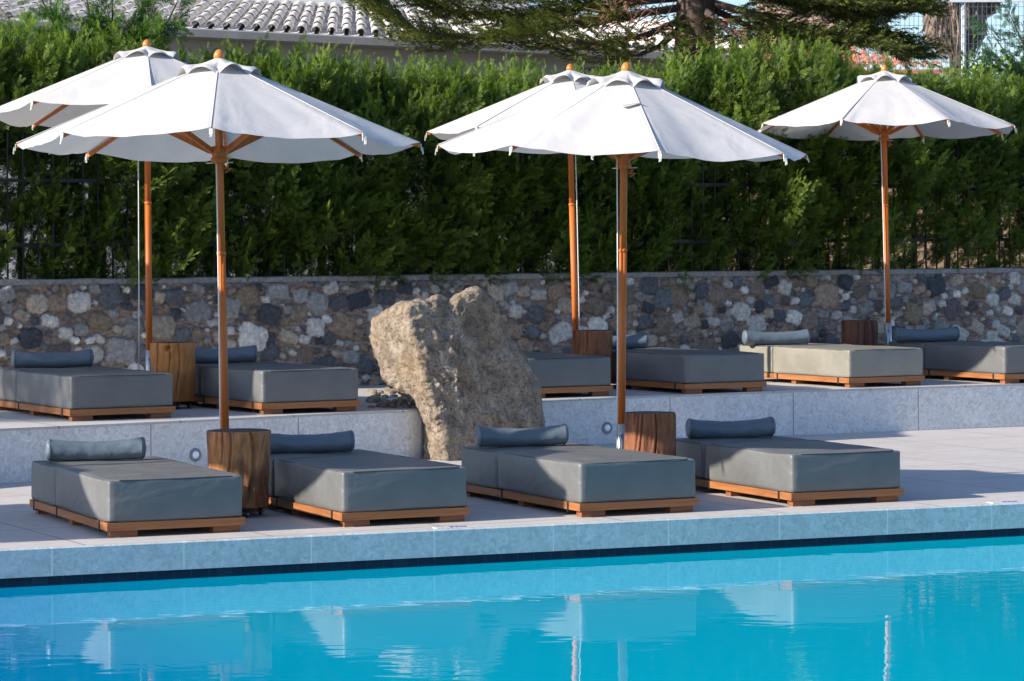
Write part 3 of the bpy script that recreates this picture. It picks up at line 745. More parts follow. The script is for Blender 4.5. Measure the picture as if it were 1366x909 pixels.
def bolster(X, Y, z, th, label, seed, L=.76, r=.086):
    t = thing('bolster_pillow', label, 'pillow', (X, Y, z), th, 'round bolster pillows on the daybeds')
    n, m = 60, 56; V = []; rg = random.Random(seed); bend = rg.uniform(.005, .010); tilt = rg.uniform(.002, .006)
    def ctr(s): # s -1..1
        return Vector((s*L/2, rg2*.01*s*s, r*(.86+.14*s*s) + bend*(s*s) + tilt*s*.5 - .004))
    rg2 = rg.uniform(-1, 1)
    for i in range(n+1):
        s = -1+2*i/n; e = min(1, (1-abs(s))/.07); rr = r*(.86+.14*s*s)*(.80+.20*math.sqrt(max(0, 1-(1-e)**2))) if e < 1 else r*(.86+.14*s*s)
        c = ctr(s)
        for j in range(m):
            a = 2*math.pi*j/m
            w_ = 1+.045*mnoise.noise(Vector((s*5+seed, math.cos(a)*1.6, math.sin(a)*1.6)))+.02*mnoise.noise(Vector((s*16+seed, math.cos(a)*2.5, math.sin(a)*2.5)))+ .022*math.sin(11*a+seed+3*math.sin(3*a))*max(0,(abs(s)-.60))*2.5
            V.append((c.x, c.y+math.cos(a)*rr*w_*1.02, c.z+math.sin(a)*rr*w_*(1 if math.sin(a) > 0 else .96)))
    V = np.array(V)
    body = grid_obj('cover', V, n+1, m, M['bolster'], t)
    # close the seam (grid is open in j)
    b = bmesh.new(); b.from_mesh(body.data); b.verts.ensure_lookup_table()
    vl = list(b.verts)
    for i in range(n):
        b.faces.new((vl[i*m+m-1], vl[(i+1)*m+m-1], vl[(i+1)*m], vl[i*m]))
    for i in (0, n):
        cv = b.verts.new(ctr(-1 if i == 0 else 1) + Vector((-.012 if i == 0 else .012, 0, 0)))
        for j in range(m): b.faces.new((cv, vl[i*m+j], vl[i*m+(j+1)%m]))
    bmesh.ops.recalc_face_normals(b, faces=b.faces); b.to_mesh(body.data); b.free(); body.data.shade_smooth()
    for s in (-.93, .93):
        c = ctr(s); q = bmesh.new(); rr = r*(.86+.14*s*s)*1.0
        P = [c+Vector((0, math.cos(a)*rr*1.02, math.sin(a)*rr)) for a in [2*math.pi*k/24 for k in range(25)]]
        tube(q, P, .0035, 5, False); bobj('seam', q, M['piping'], body, True)
    return t
def bedpoint(X, Y, th, u, v): return (X+u*math.cos(th)-v*math.sin(th), Y+u*math.sin(th)+v*math.cos(th))
beds = [
 ('F', -2.856, 20.378, 24.0, 'grey daybed nearest the left edge on the pool deck, left of the golden stump', 'vinyl', (.44,1.86), 'bolster on the leftmost daybed of the pool deck'),
 ('F', -1.242, 21.05, 25.2, 'grey daybed on the pool deck between the golden stump and the boulder', 'vinyl', (.44,1.86), 'bolster on the pool deck daybed just right of the golden stump'),
 ('F', .504, 21.70, 26.0, 'grey daybed on the pool deck right in front of the boulder, front corner sunlit', 'vinyl', (.42,1.84), 'bolster on the pool deck daybed in front of the boulder, its right half sunlit'),
 ('F', 2.168, 22.498, 24.5, 'grey daybed furthest right on the pool deck, beside the red brown stump', 'vinyl', (.46,1.82), 'bolster on the rightmost daybed of the pool deck'),
 ('R', -3.981, 26.034, 29.5, 'grey daybed on the terrace cut by the left edge of the photo', 'vinyl', (.5,1.80), 'pale sunlit bolster on the terrace daybed at the left edge'),
 ('R', -2.33, 26.89, 29.5, 'grey daybed on the terrace between the orange stump and the boulder', 'vinyl', (.36,1.84), 'bolster on the terrace daybed right of the orange stump'),
 ('R', .15, 29.35, 29.5, 'shaded daybed on the terrace partly hidden behind the boulder', 'vinyl', None, ''),
 ('R', 1.798, 30.079, 29.5, 'shaded dark grey daybed on the terrace right of the wooden pole', 'vinyl', (.25,1.84), 'bolster behind the wooden pole of the front parasol, on a shaded terrace daybed'),
 ('R', 3.627, 31.181, 29.5, 'sun bleached beige daybed on the terrace with loose seams', 'vinyl_pale', (.26,1.74), 'bolster on the sun bleached beige daybed'),
 ('R', 5.42, 31.85, 29.5, 'grey daybed on the terrace cut by the right edge of the photo', 'vinyl', (.30,1.78), 'bolster on the terrace daybed at the right edge'),
]
for i, (row, X, Y, th, lab, mt, bp, blab) in enumerate(beds):
    th = R(th); bz = 0 if row == 'F' else TH
    t = daybed(X, Y, th, lab, i+1, mt); t.location.z = bz
    if bp:
        x, y = bedpoint(X, Y, th, *bp)
        bolster(x, y, bz+BH+MH+.002, th-R(14 if row == 'F' else 18), blab, i+3, .75 if row == 'F' else .77)

# ------------------------------------------------------------------ stumps
def stump(X, Y, z, w_top, h, label, mat, seed, flare=0.0, cast=True, knot=None, cracks=7, zoff=.075):
    t = thing('stump_table', label, 'stump table', (X, Y, z), 0, 'tree stump side tables')
    n, m = 220, 50; rg = random.Random(seed); V = []
    cr = [(rg.uniform(0, 2*math.pi), rg.uniform(.025, .09), rg.uniform(.008, .036), rg.uniform(0, .8)) for _ in range(cracks)] + [(F_+rg.uniform(-1.1, 1.1), rg.uniform(.025, .045), .026, 0) for _ in range(3)]
    for i in range(n):
        a = 2*math.pi*i/n
        for j in range(m+1):
            s = j/m; zz = zoff + (h-zoff)*s
            r = w_top/2*(1+flare*(1-s)**1.5)
            r *= 1+.10*mnoise.noise(Vector((math.cos(a)*1.5+seed, math.sin(a)*1.5, s*1.2)))+.045*mnoise.noise(Vector((math.cos(a)*5+seed, math.sin(a)*5, s*2.5)))
            for (ca, cw, cd, lo) in cr:
                d = (a-ca-.10*math.sin(s*4+ca)+math.pi) % (2*math.pi)-math.pi
                if s > lo: r -= cd*math.exp(-(d/cw)**2*3)*min(1, (s-lo)*4)
            if knot:
                d = math.hypot(((a-knot[0]+math.pi) % (2*math.pi)-math.pi)*w_top/2, (zz-knot[1]))
                r += .02*math.exp(-(d/.055)**2) - .07*math.exp(-(d/.024)**2)
            if s > .985: r -= .004
            V.append((r*math.cos(a), r*math.sin(a), zz))
    body = grid_obj('trunk', np.array(V), n, m+1, mat, t, None, True, True)
    b = bmesh.new(); b.from_mesh(body.data); b.verts.ensure_lookup_table()
    top = [b.verts[i*(m+1)+m].co.copy() for i in range(n)]; bot = [b.verts[i*(m+1)] for i in range(n)]
    b.faces.new(bot[::-1]); b.to_mesh(body.data); b.free(); body.data.shade_smooth()
    q = bmesh.new(); q.faces.new([q.verts.new(v) for v in top]); bobj('sawn_top', q, M['stump_top'], body)
    if cast:
        for k in range(4):
            a = .4+math.pi/2*k; cx, cy = .62*w_top/2*math.cos(a)*1.15, .62*w_top/2*math.sin(a)*1.15
            q = bmesh.new(); box(q, cx-.022, cx+.022, cy-.012, cy+.012, .045, zoff+.004); 
            tube(q, [(cx-.012, cy-.016, .028), (cx+.012, cy-.016, .028)], .028, 14); tube(q, [(cx-.012, cy+.016, .028), (cx+.012, cy+.016, .028)], .028, 14)
            c = bobj('caster', q, M['black'], t)
            q = bmesh.new(); tube(q, [(cx-.03, cy-.0, .028), (cx+.03, cy-.0, .028)], .008, 8); bobj('axle', q, M['steel'], c)
stump(-2.09, 22.0, 0, .485, .65, 'golden brown cracked stump on casters between the two left pool deck daybeds', M['stump_gold'], 3, -.03)
stump(1.13, 23.74, 0, .42, .665, 'reddish brown stump widening downwards beside the steel sleeve of the front parasol', M['stump_red'], 5, .12)
stump(-3.29, 28.0, TH, .445, .64, 'smooth orange brown stump with a knot hole on the terrace', M['stump_orange'], 8, -.10, True, (F_-.10, .585), 2)
stump(.866, 31.2, TH, .44, .635, 'brown split stump on the terrace beside the pole right of the boulder', M['stump_red'], 12, .02)
stump(4.04, 33.7, TH, .42, .655, 'dark brown stump on the terrace in front of the stone wall at right', M['stump_dark'], 15, .06)

# ------------------------------------------------------------------ boulder
def make_boulder():
    out = [(495.8,433),(500,425),(514,417),(533,406),(551,401),(567,401),(582,396),(593,401),(599,405),(612,396),(628,388),(638,387),(649,398),(659,412),(662,427),(678,456),(691,472),(704,499),(715,520),(719,543),(722,565),(724,600),(720,622),(650,630),(600,628),(568,616),(567,590),(568,565),(562,546),(552,528),(534,521),(519,512),(509,505),(508,496),(501,478),(494.5,459)]
    Y0 = 27.75; k = Y0/FPX
    P = [((x-683)*k, CAMZ-((y-HOR)+ROLL*(x-683))*k) for x, y in out]
    # resample outline
    L = [0]; n = len(P)
    for i in range(n): L.append(L[-1]+math.dist(P[i], P[(i+1)%n]))
    N = 260; O = []
    for i in range(N):
        s = L[-1]*i/N; j = max(q for q in range(n) if L[q] <= s); f = (s-L[j])/(L[j+1]-L[j]); a, c = P[j], P[(j+1)%n]
        O.append((a[0]+(c[0]-a[0])*f, a[1]+(c[1]-a[1])*f))
    cx, cz = (608-683)*k, CAMZ-(505-HOR)*k
    rz = [((545-683)*k, CAMZ-(402-HOR)*k), ((550-683)*k, CAMZ-(440-HOR)*k), ((563-683)*k, CAMZ-(480-HOR)*k), ((577-683)*k, CAMZ-(530-HOR)*k), ((592-683)*k, CAMZ-(580-HOR)*k), ((598-683)*k, CAMZ-(640-HOR)*k)]
    zs = [p[1] for p in rz][::-1]; xs = [p[0] for p in rz][::-1]
    M_ = 70; V = []
    def front(x, z):
        xb = float(np.interp(z, zs, xs)); d = x-xb
        if d > 0: y = .58*d + .15*max(0, d-.45)
        else: y = -d*1.25
        y += .12*(z-.8)*(.5) + .10*math.exp(-((x-(592-683)*k)/.05)**2)*max(0, (z-1.0))   # lean and cleft
        return y
    for side in (0, 1):
        for j in range(M_+1 if side == 0 else M_):
            f = j/M_                         # 0 centre .. 1 outline
            for i in range(N):
                ox, oz = O[i]; s = f if side == 0 else 1-(j+1)/M_
                s_e = 1-(1-s)**1.7 if True else s
                x = cx+(ox-cx)*s_e; z = cz+(oz-cz)*s_e
                rim = (1-s)
                if side == 0: y = front(x, z) + .20*math.exp(-rim/.035) + .10*math.exp(-rim/.12)
                else: y = front(x, z)+.30+.55*(1-math.exp(-rim/.25))
                V.append((x, Y0-.35+y, z))
    V = np.array(V)
    base = V.copy()
    # displacement along the rough outward direction
    rows = 2*M_+1
    G = V.reshape(rows, N, 3); du_ = np.gradient(G, axis=0); dv_ = np.roll(G, -1, 1)-np.roll(G, 1, 1)
    nn = np.cross(du_, dv_); nn /= (np.linalg.norm(nn, axis=2, keepdims=True)+1e-9)
    nn = nn.reshape(-1, 3)
    disp = np.zeros(len(V))
    for i, p in enumerate(V):
        v = Vector(p)
        d = .030*mnoise.noise(v*2.3)+.020*(1-2*abs(mnoise.noise(v*4.7)))+.020*(1-2*abs(mnoise.noise(v*9)))+.014*mnoise.noise(v*21)+.010*mnoise.noise(v*48)
        disp[i] = d
    sgn = -1 if nn[N*10+5][1] > 0 else 1
    V = V + nn*(disp*sgn)[:, None]
    V[:N] = V[:N].mean(axis=0)+ (V[:N]-V[:N].mean(axis=0))
    o = grid_obj('boulder', np.transpose(V.reshape(rows, N, 3), (1,0,2)).reshape(-1,3), N, rows, M['boulder'], None, None, True, True)
    b = bmesh.new(); b.from_mesh(o.data); bmesh.ops.remove_doubles(b, verts=b.verts, dist=.0008); bmesh.ops.recalc_face_normals(b, faces=b.faces); b.to_mesh(o.data); b.free(); o.data.shade_smooth()
    tag(o, 'huge rough upright boulder with a sunlit left face between the two terrace walls', 'boulder')
make_boulder()

# ------------------------------------------------------------------ lamps in the terrace wall, pool edge marks
def wall_light(px, py, label, e0, e1):
    # point on the terrace wall line through e0,e1 (plan)
    k = (px-683)/FPX; d = e1-e0
    s = (k*e0.y-e0.x)/(d.x-k*d.y); p = e0+d*s
    z = CAMZ-((py-HOR)+ROLL*(px-683))*p.y/FPX
    t = thing('wall_light', label, 'wall light', (p.x, p.y, z), math.atan2(d.y, d.x), 'round recessed lights in the terrace wall')
    rot = Matrix.Rotation(R(90), 3, 'X')
    b = bmesh.new(); lathe(b, [(.062,-.01),(.062,.006),(.055,.012),(.036,.010),(.036,-.01)], 28); bobj('ring', b, M['lamp_ring'], t, fn=lambda v: rot@v)
    b = bmesh.new(); lathe(b, [(.035,-.01),(.035,.011),(.026,.018),(.01,.02)], 24); bobj('lens', b, M['lamp_lens'], t, True, fn=lambda v: rot@v)
wall_light(259, 607, 'round light in the left terrace wall beside the golden stump', tl[2], tl[3])
wall_light(808.5, 571, 'round light in the right terrace wall next to the wooden pole', tr[1], tr[2])
for k_, (px, py) in enumerate(((604, 702.5), (1338, 669.0))):
    p = ground(px, py); uv = p-OV; u = uv.dot(du)
    t = thing('depth_marker', ('white and blue marker tile on the pool edge in front of the boulder daybed', 'white and blue marker tile on the pool edge at the right')[k_], 'marker tile', PL(u, .075, .0), ANG, 'depth marker tiles on the pool edge')
    b = bmesh.new(); box(b, -.17, .17, -.045, .045, .0, .004); bobj('tile', b, M['tile_white'], t)
    b = bmesh.new()
    for x in (-.05, -.01, .03, .06): box(b, x, x+.018, -.02, .022, .004, .0065)
    box(b, -.05, .03, .012, .022, .004, .0062); box(b, .03, .078, -.02, -.011, .004, .0063)
    bobj('marking', b, M['tile_blue'], t)

# ------------------------------------------------------------------ house with the pale tiled roof
def house():
    a = at(100, 31, 44.0); c = at(720, 61, 45.85)
    d = (c-a); d.z = 0; d.normalize(); ang = math.atan2(d.y, d.x); zE = a.z; tl_ = math.atan2(a.z-c.z, (c-a).length)
    t = thing('tiled_house', 'white house with a pale barrel tile roof and grey gutter behind the hedge', 'house', (a.x, a.y, 1.15), ang); t.rotation_euler = (0, tl_, ang)
    H = zE-1.15; x0, x1 = -4.5, 10.6
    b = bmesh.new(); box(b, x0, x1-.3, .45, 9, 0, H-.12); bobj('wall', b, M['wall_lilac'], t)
    b = bmesh.new(); box(b, x0, x1, .02, .448, H-.14, H-.06); bobj('soffit', b, M['gutter'], t)
    b = bmesh.new(); P = [(x0,-.10,H-.13),(x0,-.115,H-.02),(x0,-.10,H-.0),(x0,-.09,H-.02),(x0,-.0,H-.02),(x0,.015,H-.14)]
    n = 6; r0 = [b.verts.new(p) for p in P]; r1 = [b.verts.new((x1,)+p[1:]) for p in P]
    for i in range(n): b.faces.new((r0[i], r1[i], r1[(i+1)%n], r0[(i+1)%n]))
    b.faces.new(r0); b.faces.new(r1[::-1]); bobj('gutter', b, M['gutter'], t)
    pitch = R(19); sp = .235; cl = .34; nc = 5
    V = []; F = []; seg = 9
    ncol = int((x1-x0)/sp)
    def addq(q):
        k = len(V); V.extend(q); F.append((k, k+1, k+2, k+3))
    rg = random.Random(4)
    for i in range(ncol+1):
        x = x0+.1+i*sp
        for j in range(nc):
            s0 = -.06+j*cl; s1 = s0+cl+.05; jx = rg.uniform(-.008,.008)
            for (rad0, rad1, lift) in ((.083, .068, .030),):
                for k in range(seg):
                    a0, a1 = math.pi*k/seg, math.pi*(k+1)/seg
                    def pt(s, r, an, dz):
                        return (x+jx-r*math.cos(an)*1.0+s*(.18+.16*(4.2-x)/1.8), s*math.cos(pitch), H+.03+s*math.sin(pitch)+r*math.sin(an)*.95+dz)
                    l0, l1 = lift+.012, lift-.012
                    addq([pt(s0,rad0,a0,l0), pt(s1,rad1,a0,l1), pt(s1,rad1,a1,l1), pt(s0,rad0,a1,l0)])
                    addq([pt(s0,rad0-.014,a0,l0), pt(s0,rad0,a0,l0), pt(s0,rad0,a1,l0), pt(s0,rad0-.014,a1,l0)])
                    addq([pt(s0,rad0-.014,a0,l0), pt(s0,rad0-.014,a1,l0), pt(s1,rad1-.014,a1,l1), pt(s1,rad1-.014,a0,l1)])
            # pan tile
            xa = x+sp/2
            for k in range(4):
                a0, a1 = -.5+k*.25, -.5+(k+1)*.25
                f = lambda w_, s, dz: (xa+w_*.17+s*(.18+.16*(4.2-x)/1.8), s*math.cos(pitch), H+.03+s*math.sin(pitch)-.02+.10*w_*w_+dz)
                addq([f(a0,s0-.03,.018), f(a1,s0-.03,.018), f(a1,s1-.03,.0), f(a0,s1-.03,.0)])
                addq([f(a0,s0-.03,.004), f(a1,s0-.03,.004), f(a1,s0-.03,.018), f(a0,s0-.03,.018)])
    rf = mesh_np('roof', np.array(V), np.array(F), M['rooftile'], t)
    b = bmesh.new(); s1 = nc*cl
    vs = [(x0,-.0,H-.02),(x1,-.0,H-.02),(x1,s1*math.cos(pitch),H-.02+s1*math.sin(pitch)),(x0,s1*math.cos(pitch),H-.02+s1*math.sin(pitch))]
    b.faces.new([b.verts.new(p) for p in vs]); bobj('roof_board', b, M['gutter'], t)
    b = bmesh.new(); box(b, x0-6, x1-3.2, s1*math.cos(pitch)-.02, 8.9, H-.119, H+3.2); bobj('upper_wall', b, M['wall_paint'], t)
    b = bmesh.new(); box(b, x0-6, x1-3.15, s1*math.cos(pitch)-.05, s1*math.cos(pitch)-.018, H+s1*math.sin(pitch)+.03, H+s1*math.sin(pitch)+.10); bobj('flashing', b, M['wall_paint'], t)
house()

# terracotta-roofed house and peach building further back
def terracotta_house():
    Y = 62; a = at(905, 88, Y); c = at(1262, 96, Y)
    t = thing('terracotta_house', 'low house with a terracotta tile roof seen under the pine', 'house', (a.x, Y, 1.15))
    Wd = c.x-a.x; H = a.z-1.15-.1
    b = bmesh.new(); box(b, .1, Wd-.1, .2, 6, 0, H-.05); bobj('wall', b, M['wall_paint'], t)
    V = []; F = []
    def addq(q):
        k = len(V); V.extend(q); F.append((k, k+1, k+2, k+3))
    sp = .21; n = int(Wd/sp); pitch = R(20)
    for i in range(n):
        x = i*sp+.1; smax = 1.9 if x < Wd-2.4 else max(.35, 1.9*(Wd-x)/2.4)
        ncs = max(1, int(smax/.3))
        for j in range(ncs):
            s0, s1 = j*.3, j*.3+.34
            for k in range(5):
                a0, a1 = math.pi*k/5, math.pi*(k+1)/5
                f = lambda s, r, an, dz: (x-r*math.cos(an), s*math.cos(pitch)-.1, H+s*math.sin(pitch)+r*math.sin(an)+dz)
                addq([f(s0,.1,a0,.03), f(s0,.1,a1,.03), f(s1,.085,a1,.0), f(s1,.085,a0,.0)])
                addq([f(s0,.075,a0,.03), f(s0,.075,a1,.03), f(s0,.1,a1,.03), f(s0,.1,a0,.03)])
    mesh_np('roof', np.array(V), np.array(F), M['terracotta'], t)
    b = bmesh.new(); box(b, -.1, Wd+.1, -.16, -.08, H-.10, H-.01); bobj('eave_board', b, M['terracotta'], t)
    b = bmesh.new(); box(b, 3.5, 3.95, 1.0, 1.4, H, H+.85); box(b, 3.42, 4.03, .92, 1.48, H+.85, H+.93); bobj('chimney', b, M['peach'], t)
terracotta_house()
def peach():
    Y = 75; a = at(1035, 17, Y); c = at(1140, 17, Y)
    t = thing('peach_building', 'peach coloured building wall glimpsed through the pine branches', 'building', (a.x, Y, 1.15))
    H = at(1035, -140, Y).z-1.15
    b = bmesh.new(); box(b, 0, c.x-a.x, 0, 6, 0, H); wl_ = bobj('wall', b, M['peach'], t)
    for x in (.4, 1.25):
        b = bmesh.new(); box(b, x, x+.5, -.02, .04, H-2.2, H-1.2); bobj('window', b, M['black'], wl_)
peach()
# pale garden wall behind the right of the hedge: the bright glimpses between its stems
bm = bmesh.new(); box(bm, 0, 9, 0, .25, 0, 2.0)
gw = bobj('garden_wall', bm, M['peach']); gw.location = (1.5, 38.6, 1.15); gw.rotation_euler = (0,0,R(14)); tag(gw, 'sunlit peach garden wall glimpsed between the hedge stems', 'wall')

# sports court mesh fence
def court_fence():
    Y = 52; t = thing('mesh_fence', 'tall pale steel mesh fence with posts at the upper right', 'fence', (at(1000, 0, Y).x, Y, 1.15))
    x0 = 0; x1 = at(1420, 0, Y).x-at(1000, 0, Y).x; H = at(1300, 1, Y).z-1.15
    b = bmesh.new(); x = x0
    while x < x1: box(b, x-.004, x+.004, -.004, .004, .2, H-.02); x += .082
    z = .3
    while z < H-.03: box(b, x0, x1, -.0085, -.0045, z-.004, z+.004); z += .165
    bobj('mesh_panel', b, M['mesh_metal'], t)
    b = bmesh.new(); box(b, x0, x1, -.03, .03, H-.03, H+.03); bobj('top_rail', b, M['white_metal'], t)
    for px in (1286, 1120, 1440):
        xx = at(px, 40, Y).x-at(1000, 0, Y).x; b = bmesh.new(); tube(b, [(xx,.06,0), (xx,.06,H+.5)], .045, 12); bobj('post', b, M['white_metal'], t, True)
court_fence()

# ------------------------------------------------------------------ big pine
def shoot_template(seed, n=22, L=.40, nl=.085, wid=.0062):
    r_ = np.random.default_rng(seed); Q = []
    for j in range(n):
        s = j/n
        for sd in range(2):
            a = r_.uniform(0, 2*math.pi); d = np.array([.85, math.cos(a)*.55, math.sin(a)*.55]); p = np.array([s*L, 0, .10*s*s*L])
            perp = np.cross(d, r_.normal(size=3)); perp /= np.linalg.norm(perp); ll = nl*r_.uniform(.7,1.2)*(1-.35*s)
            Q.append([p, p+d*ll*.5+perp*wid, p+d*ll, p+d*ll*.5-perp*wid])
    for k in range(3):
        p, q = np.array([L*k/3, 0, .10*(k/3)**2*L]), np.array([L*(k+1)/3, 0, .10*((k+1)/3)**2*L]); w_ = np.array([0,.006,.0])
        Q.append([p-w_, p+w_, q+w_, q-w_])
    return np.array(Q)
def big_pine():
    Y = 41.0; bx = at(925, 0, Y).x
    t = thing('pine_tree', 'huge dark pine with wide drooping branches behind the hedge', 'tree', (bx, Y, 1.15))
    b = bmesh.new(); tube(b, [(0,0,0), (.0,.0,2.2), (.03,.05,4.3), (.10,0,6.5), (.1,0,10.5)], [.42,.33,.27,.22,.10], 16)
    bobj('trunk', b, M['bark'], t, True, fn=lambda v: v+Vector(mnoise.noise_vector(v*4))*.03)
    rg = np.random.default_rng(3); base = Vector((bx, Y, 1.15))
    br = []   # (list of px points, Y list, density, side droop)
    # branches seen in the photo, each given its own depth
    br.append(([(925,8),(830,22),(740,30),(640,50),(560,44),(500,8),(470,-20)], [41,40.7,40.3,39.9,39.7,39.6,39.6], 1.4))
    br.append(([(925,-5),(800,8),(690,22),(600,14),(540,-20)], [41,41.3,41.5,41.6,41.7], 1.3))
    br.append(([(925,20),(860,48),(800,58),(740,52),(700,46)], [41,40.2,39.8,39.5,39.4], .8))
    br.append(([(925,22),(880,62),(850,74),(806,72)], [41,40.4,40,39.8], .35))
    br.append(([(925,-15),(720,-10),(560,-8),(440,-22)], [41,41,41,41], 1.2))
    br.append(([(935,0),(1010,20),(1080,42),(1150,50),(1190,60)], [41,40.7,40.4,40,39.8], 1.5))
    br.append(([(935,-20),(1040,0),(1130,14),(1190,10),(1238,-10)], [41,41,41.1,41.2,41.3], 1.8))
    br.append(([(935,5),(1000,36),(1050,50),(1100,52)], [41,41.6,42,42.2], 1.3))
    br.append(([(935,-15),(1060,-6),(1150,2),(1212,2)], [41,40.4,40,39.8], 1.7))
    br.append(([(935,10),(970,40),(985,55),(1010,66)], [41,40.2,39.6,39.3], .9))
    br.append(([(935,-30),(1090,-6),(1150,30),(1185,50)], [41,40.9,40.8,40.8], 1.3))
    # the rest of the crown, above the picture
    for k in range(84):
        z = rg.uniform(4.8, 9.8); a = rg.uniform(0, 2*math.pi); L = (11.2-z)*rg.uniform(.55, .8)
        p = base+Vector((0,0,z)); q = p+Vector((math.cos(a)*L, math.sin(a)*L*.8, rg.uniform(-.1,.5)))
        br.append(([p, p.lerp(q,.5)+Vector((0,0,.1)), q], None, .7))
    P = []; D = []; wood_ = bmesh.new(); tw = bmesh.new()
    for pts, Ys, dens in br:
        W = [at(*p, y)-base for p, y in zip(pts, Ys)] if Ys else [p-base for p in pts]
        L = sum((W[i+1]-W[i]).length for i in range(len(W)-1))
        rr = [.06*(1-.85*i/(len(W)-1)) for i in range(len(W))]
        tube(wood_, W, rr, 8)
        n = int(L*(76 if Ys else 34)*dens)
        for k in range(n):
            s = rg.uniform(.12, 1)*(len(W)-1); i = min(len(W)-2, int(s)); p = W[i].lerp(W[i+1], s-i); d = (W[i+1]-W[i]).normalized()
            lat = d.cross(Vector((0,0,1))).normalized()*rg.choice([-1,1]); off = rg.random()**.8*.75
            q = p + lat*off + Vector((0,0,rg.uniform(-.10,.06)-off*.06)) + d*off*.45
            P.append(tuple(q)); dd = d*rg.uniform(.6,1.2)+lat*rg.uniform(.3,1.0)+Vector((0,0,rg.uniform(-.25,.6))); D.append(tuple(dd))
            if rg.random() < .3: tube(tw, [p, (p+q)/2+Vector((0,0,.02)), q], [.012,.009,.005], 5)
    # bare reddish twig tangle near the left branch
    for k in range(70):
        p = at(rg.uniform(800,900), rg.uniform(0,34), 39.9)-base; q = p+Vector((rg.uniform(-.45,.25), rg.uniform(-.2,.2), rg.uniform(-.35,.25)))
        tube(tw, [p, (p+q)/2+Vector((rg.uniform(-.06,.06),0,rg.uniform(-.05,.08))), q], [.009,.007,.003], 5)
    bobj('limbs', wood_, M['bark'], t, True); tag(bobj('twigs', tw, M['twig'], t, True), kind='stuff')
    P = np.array(P); D = np.array(D); qs = []; cs = []; kk = rg.integers(0, 3, len(P))
    for i in range(3):
        T = shoot_template(50+i); m_ = kk == i; S = rg.uniform(.75, 1.2, m_.sum())
        N = np.tile([0,0,1.0], (m_.sum(), 1))+rg.normal(size=(m_.sum(),3))*.3
        q = instance(T, P[m_], D[m_], N, S); qs.append(q.reshape(-1,3))
        f = rg.random(m_.sum())[:, None, None]*np.ones(q.shape[1:3])[None]; f = f*.7+.3*rg.random(f.shape[:2])[..., None]
        cs.append((np.array([.02,.045,.012])*(1-f[..., None])+np.array([.15,.175,.04])*f[..., None]).reshape(-1,3))
    leaves_obj('crown', np.concatenate(qs), np.concatenate(cs), M['needle'], t)
    # cones
    for px, py in ((1098, 73), (1058, 62), (1054,70)):
        q = bmesh.new(); bmesh.ops.create_icosphere(q, subdivisions=3, radius=.075)
        for v in q.verts: v.co *= 1+.18*math.sin(v.co.z*190+math.atan2(v.co.y, v.co.x)*6)
        c = bobj('cone', q, M['twig'], t); c.location = at(px, py, 39.4)-base
big_pine()

# ------------------------------------------------------------------ palm
def palm():
    Y = 57; bx = at(1277, 0, Y).x
    t = thing('palm_tree', 'palm with a shaggy skirt of dead brown fronds behind the mesh fence', 'tree', (bx, Y, 1.15))
    top = at(1277, -30, Y).z-1.15
    b = bmesh.new(); tube(b, [(0,0,0), (.05,0,top*.5), (0,0,top)], [.22,.18,.2], 14); bobj('trunk', b, M['bark'], t, True)
    rg = np.random.default_rng(9)
    def strands(n, pfun, lfun, c0, c1, name):
        qs = []; cs = []
        for k in range(n):
            p = pfun(); L = lfun(); w_ = rg.uniform(.008, .016); d = np.array([rg.normal()*.10, rg.normal()*.1, -1]); sd = np.array([w_, rg.normal()*w_, 0]); m_ = p+d*L*.5+np.array([p[0]*.12, p[1]*.12, 0])
            e = p*np.array([.55,.55,1])+d*L; qs.append([p-sd*.5, p+sd*.5, m_+sd, m_-sd]); qs.append([m_-sd, m_+sd, e+sd*.2, e-sd*.2])
            f = rg.random(); c = np.array(c0)*(1-f)+np.array(c1)*f; cs.append(np.tile(c, (8,1)))
        leaves_obj(name, np.array(qs), np.concatenate(cs), M['frond'], t)
    def pf():
        a = rg.uniform(0, 2*math.pi); r = rg.uniform(.15, .52)**.9; return np.array([math.cos(a)*r-.05, math.sin(a)*r, top-.1-rg.random()*.7])
    strands(1900, pf, lambda: rg.uniform(.5, 1.0), (.16,.115,.09), (.42,.32,.25), 'dead_fronds')
    def pf2():
        a = rg.uniform(0, 2*math.pi); return np.array([.62+math.cos(a)*rg.random()*.18, math.sin(a)*.15, top-.35-rg.random()*.15])
    strands(260, pf2, lambda: rg.uniform(.2, .45), (.16,.10,.06), (.34,.24,.15), 'dead_fronds')
    def pf3():
        a = rg.uniform(0, 2*math.pi); r = rg.uniform(.25, .5); return np.array([math.cos(a)*r, math.sin(a)*r, top+.05-rg.random()*.1])
    strands(260, pf3, lambda: rg.uniform(.3, .55), (.20,.14,.04), (.40,.30,.08), 'yellowing_fronds')
    # green fan fronds above
    qs = []; cs = []
    for k in range(26):
        a = rg.uniform(0, 2*math.pi); el = rg.uniform(-.1, 1.2); d = np.array([math.cos(a)*math.cos(el), math.sin(a)*math.cos(el), math.sin(el)]); c = np.array([0,0,top])+d*.9
        sdv = np.cross(d, [0,0,1.0]); sdv /= np.linalg.norm(sdv); upv = np.cross(sdv, d)
        for j in range(22):
            an = -1.3+2.6*j/21; e = d*math.cos(an)+sdv*math.sin(an); wv = np.cross(e, upv)*.016; L = .75*rg.uniform(.85,1.1)
            qs.append([c, c+e*L*.5+wv, c+e*L+np.array([0,0,-.1]), c+e*L*.5-wv]); cs.append(np.tile([.06,.12,.03], (4,1)))
        qs.append([np.array([0,0,top]), np.array([0,0,top])+sdv*.02, c+sdv*.02, c]); cs.append(np.tile([.12,.13,.04], (4,1)))
    leaves_obj('green_fronds', np.array(qs), np.concatenate(cs), M['frond'], t)
palm()

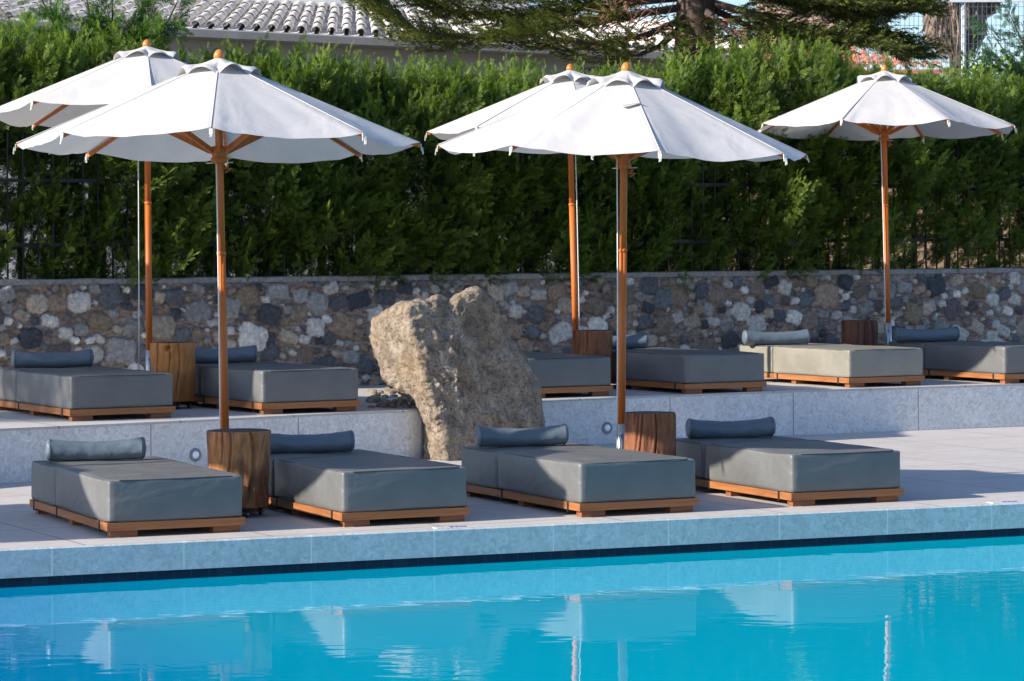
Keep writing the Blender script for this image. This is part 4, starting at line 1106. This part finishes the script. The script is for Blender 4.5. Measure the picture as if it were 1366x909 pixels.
# citrus bush behind the hedge at right
def citrus():
    Y = 38.3; c = at(1318, 92, Y); t = thing('citrus_tree', 'citrus tree with broad leaves and one green fruit above the hedge at right', 'tree', (c.x, Y, 1.15))
    rg = np.random.default_rng(14); n = 900
    P = np.stack([rg.normal(0, .24, n), rg.normal(0, .22, n), c.z-1.15-.08+rg.normal(0, .17, n)], 1)
    T = np.array([[[0,0,0],[.035,.017,.004],[.078,0,.0],[.035,-.017,.004]]]); D = rg.normal(size=(n,3))+np.array([0,0,.3])
    q = instance(T, P, D, rg.normal(size=(n,3)), rg.uniform(.7,1.3,n)).reshape(-1,3)
    f = rg.random(n)[:, None]; col = np.array([.03,.08,.015])*(1-f)+np.array([.12,.20,.03])*f
    leaves_obj('crown', q, np.repeat(col, 4, 0), M['leaf'], t)
    b = bmesh.new(); tube(b, [(0,0,0),(0,0,1.6),(.02,0,2.6)], [.05,.04,.015], 8)
    for k in range(26):
        a = rg.normal(size=3)*.2; z = c.z-1.15-.5; tube(b, [(0,0,z),(a[0]*.6,a[1]*.6,z+.3),(a[0]*1.6,a[1]*1.6,z+.5+a[2])], [.012,.009,.004], 5)
    bobj('trunk', b, M['bark'], t, True)
    for px, py in ((1300, 91), (1341, 78)):
        q = bmesh.new(); bmesh.ops.create_icosphere(q, subdivisions=3, radius=.034); o = bobj('fruit', q, M['fruit'], t, True); o.location = at(px, py, Y-.35)-Vector((c.x, Y, 1.15))
citrus()

# broad tree outside the left edge of the picture: its crown shades the terrace there
def side_tree():
    c = Vector((-4.55, 26.9, .9)) + SUN*15.0
    t = thing('olive_tree', 'broad olive tree standing outside the left edge of the picture', 'tree', (c.x, c.y, 0))
    rg = np.random.default_rng(77); n = 5200
    d = rg.normal(size=(n,3)); d /= np.linalg.norm(d, axis=1, keepdims=True); P = d*(rg.random((n,1))**.4)*np.array([1.15,1.15,.80])+np.array([0,0,c.z])
    T = np.array([[[0,0,0],[.04,.016,.003],[.09,0,0],[.04,-.016,.003]]]); q = instance(T, P, rg.normal(size=(n,3)), rg.normal(size=(n,3)), rg.uniform(.8,1.5,n)).reshape(-1,3)
    leaves_obj('crown', q, np.tile([.07,.10,.05], (len(q),1)), M['leaf'], t)
    b = bmesh.new(); tube(b, [(0,0,0),(.1,0,c.z*.5),(0,0,c.z)], [.16,.12,.05], 10)
    for k in range(12):
        a = k*.55; tube(b, [(0,0,c.z*.72),(.5*math.cos(a),.5*math.sin(a),c.z-.2),(.9*math.cos(a),.9*math.sin(a),c.z+.2)], [.05,.03,.01], 6)
    bobj('trunk', b, M['bark'], t, True)
side_tree()
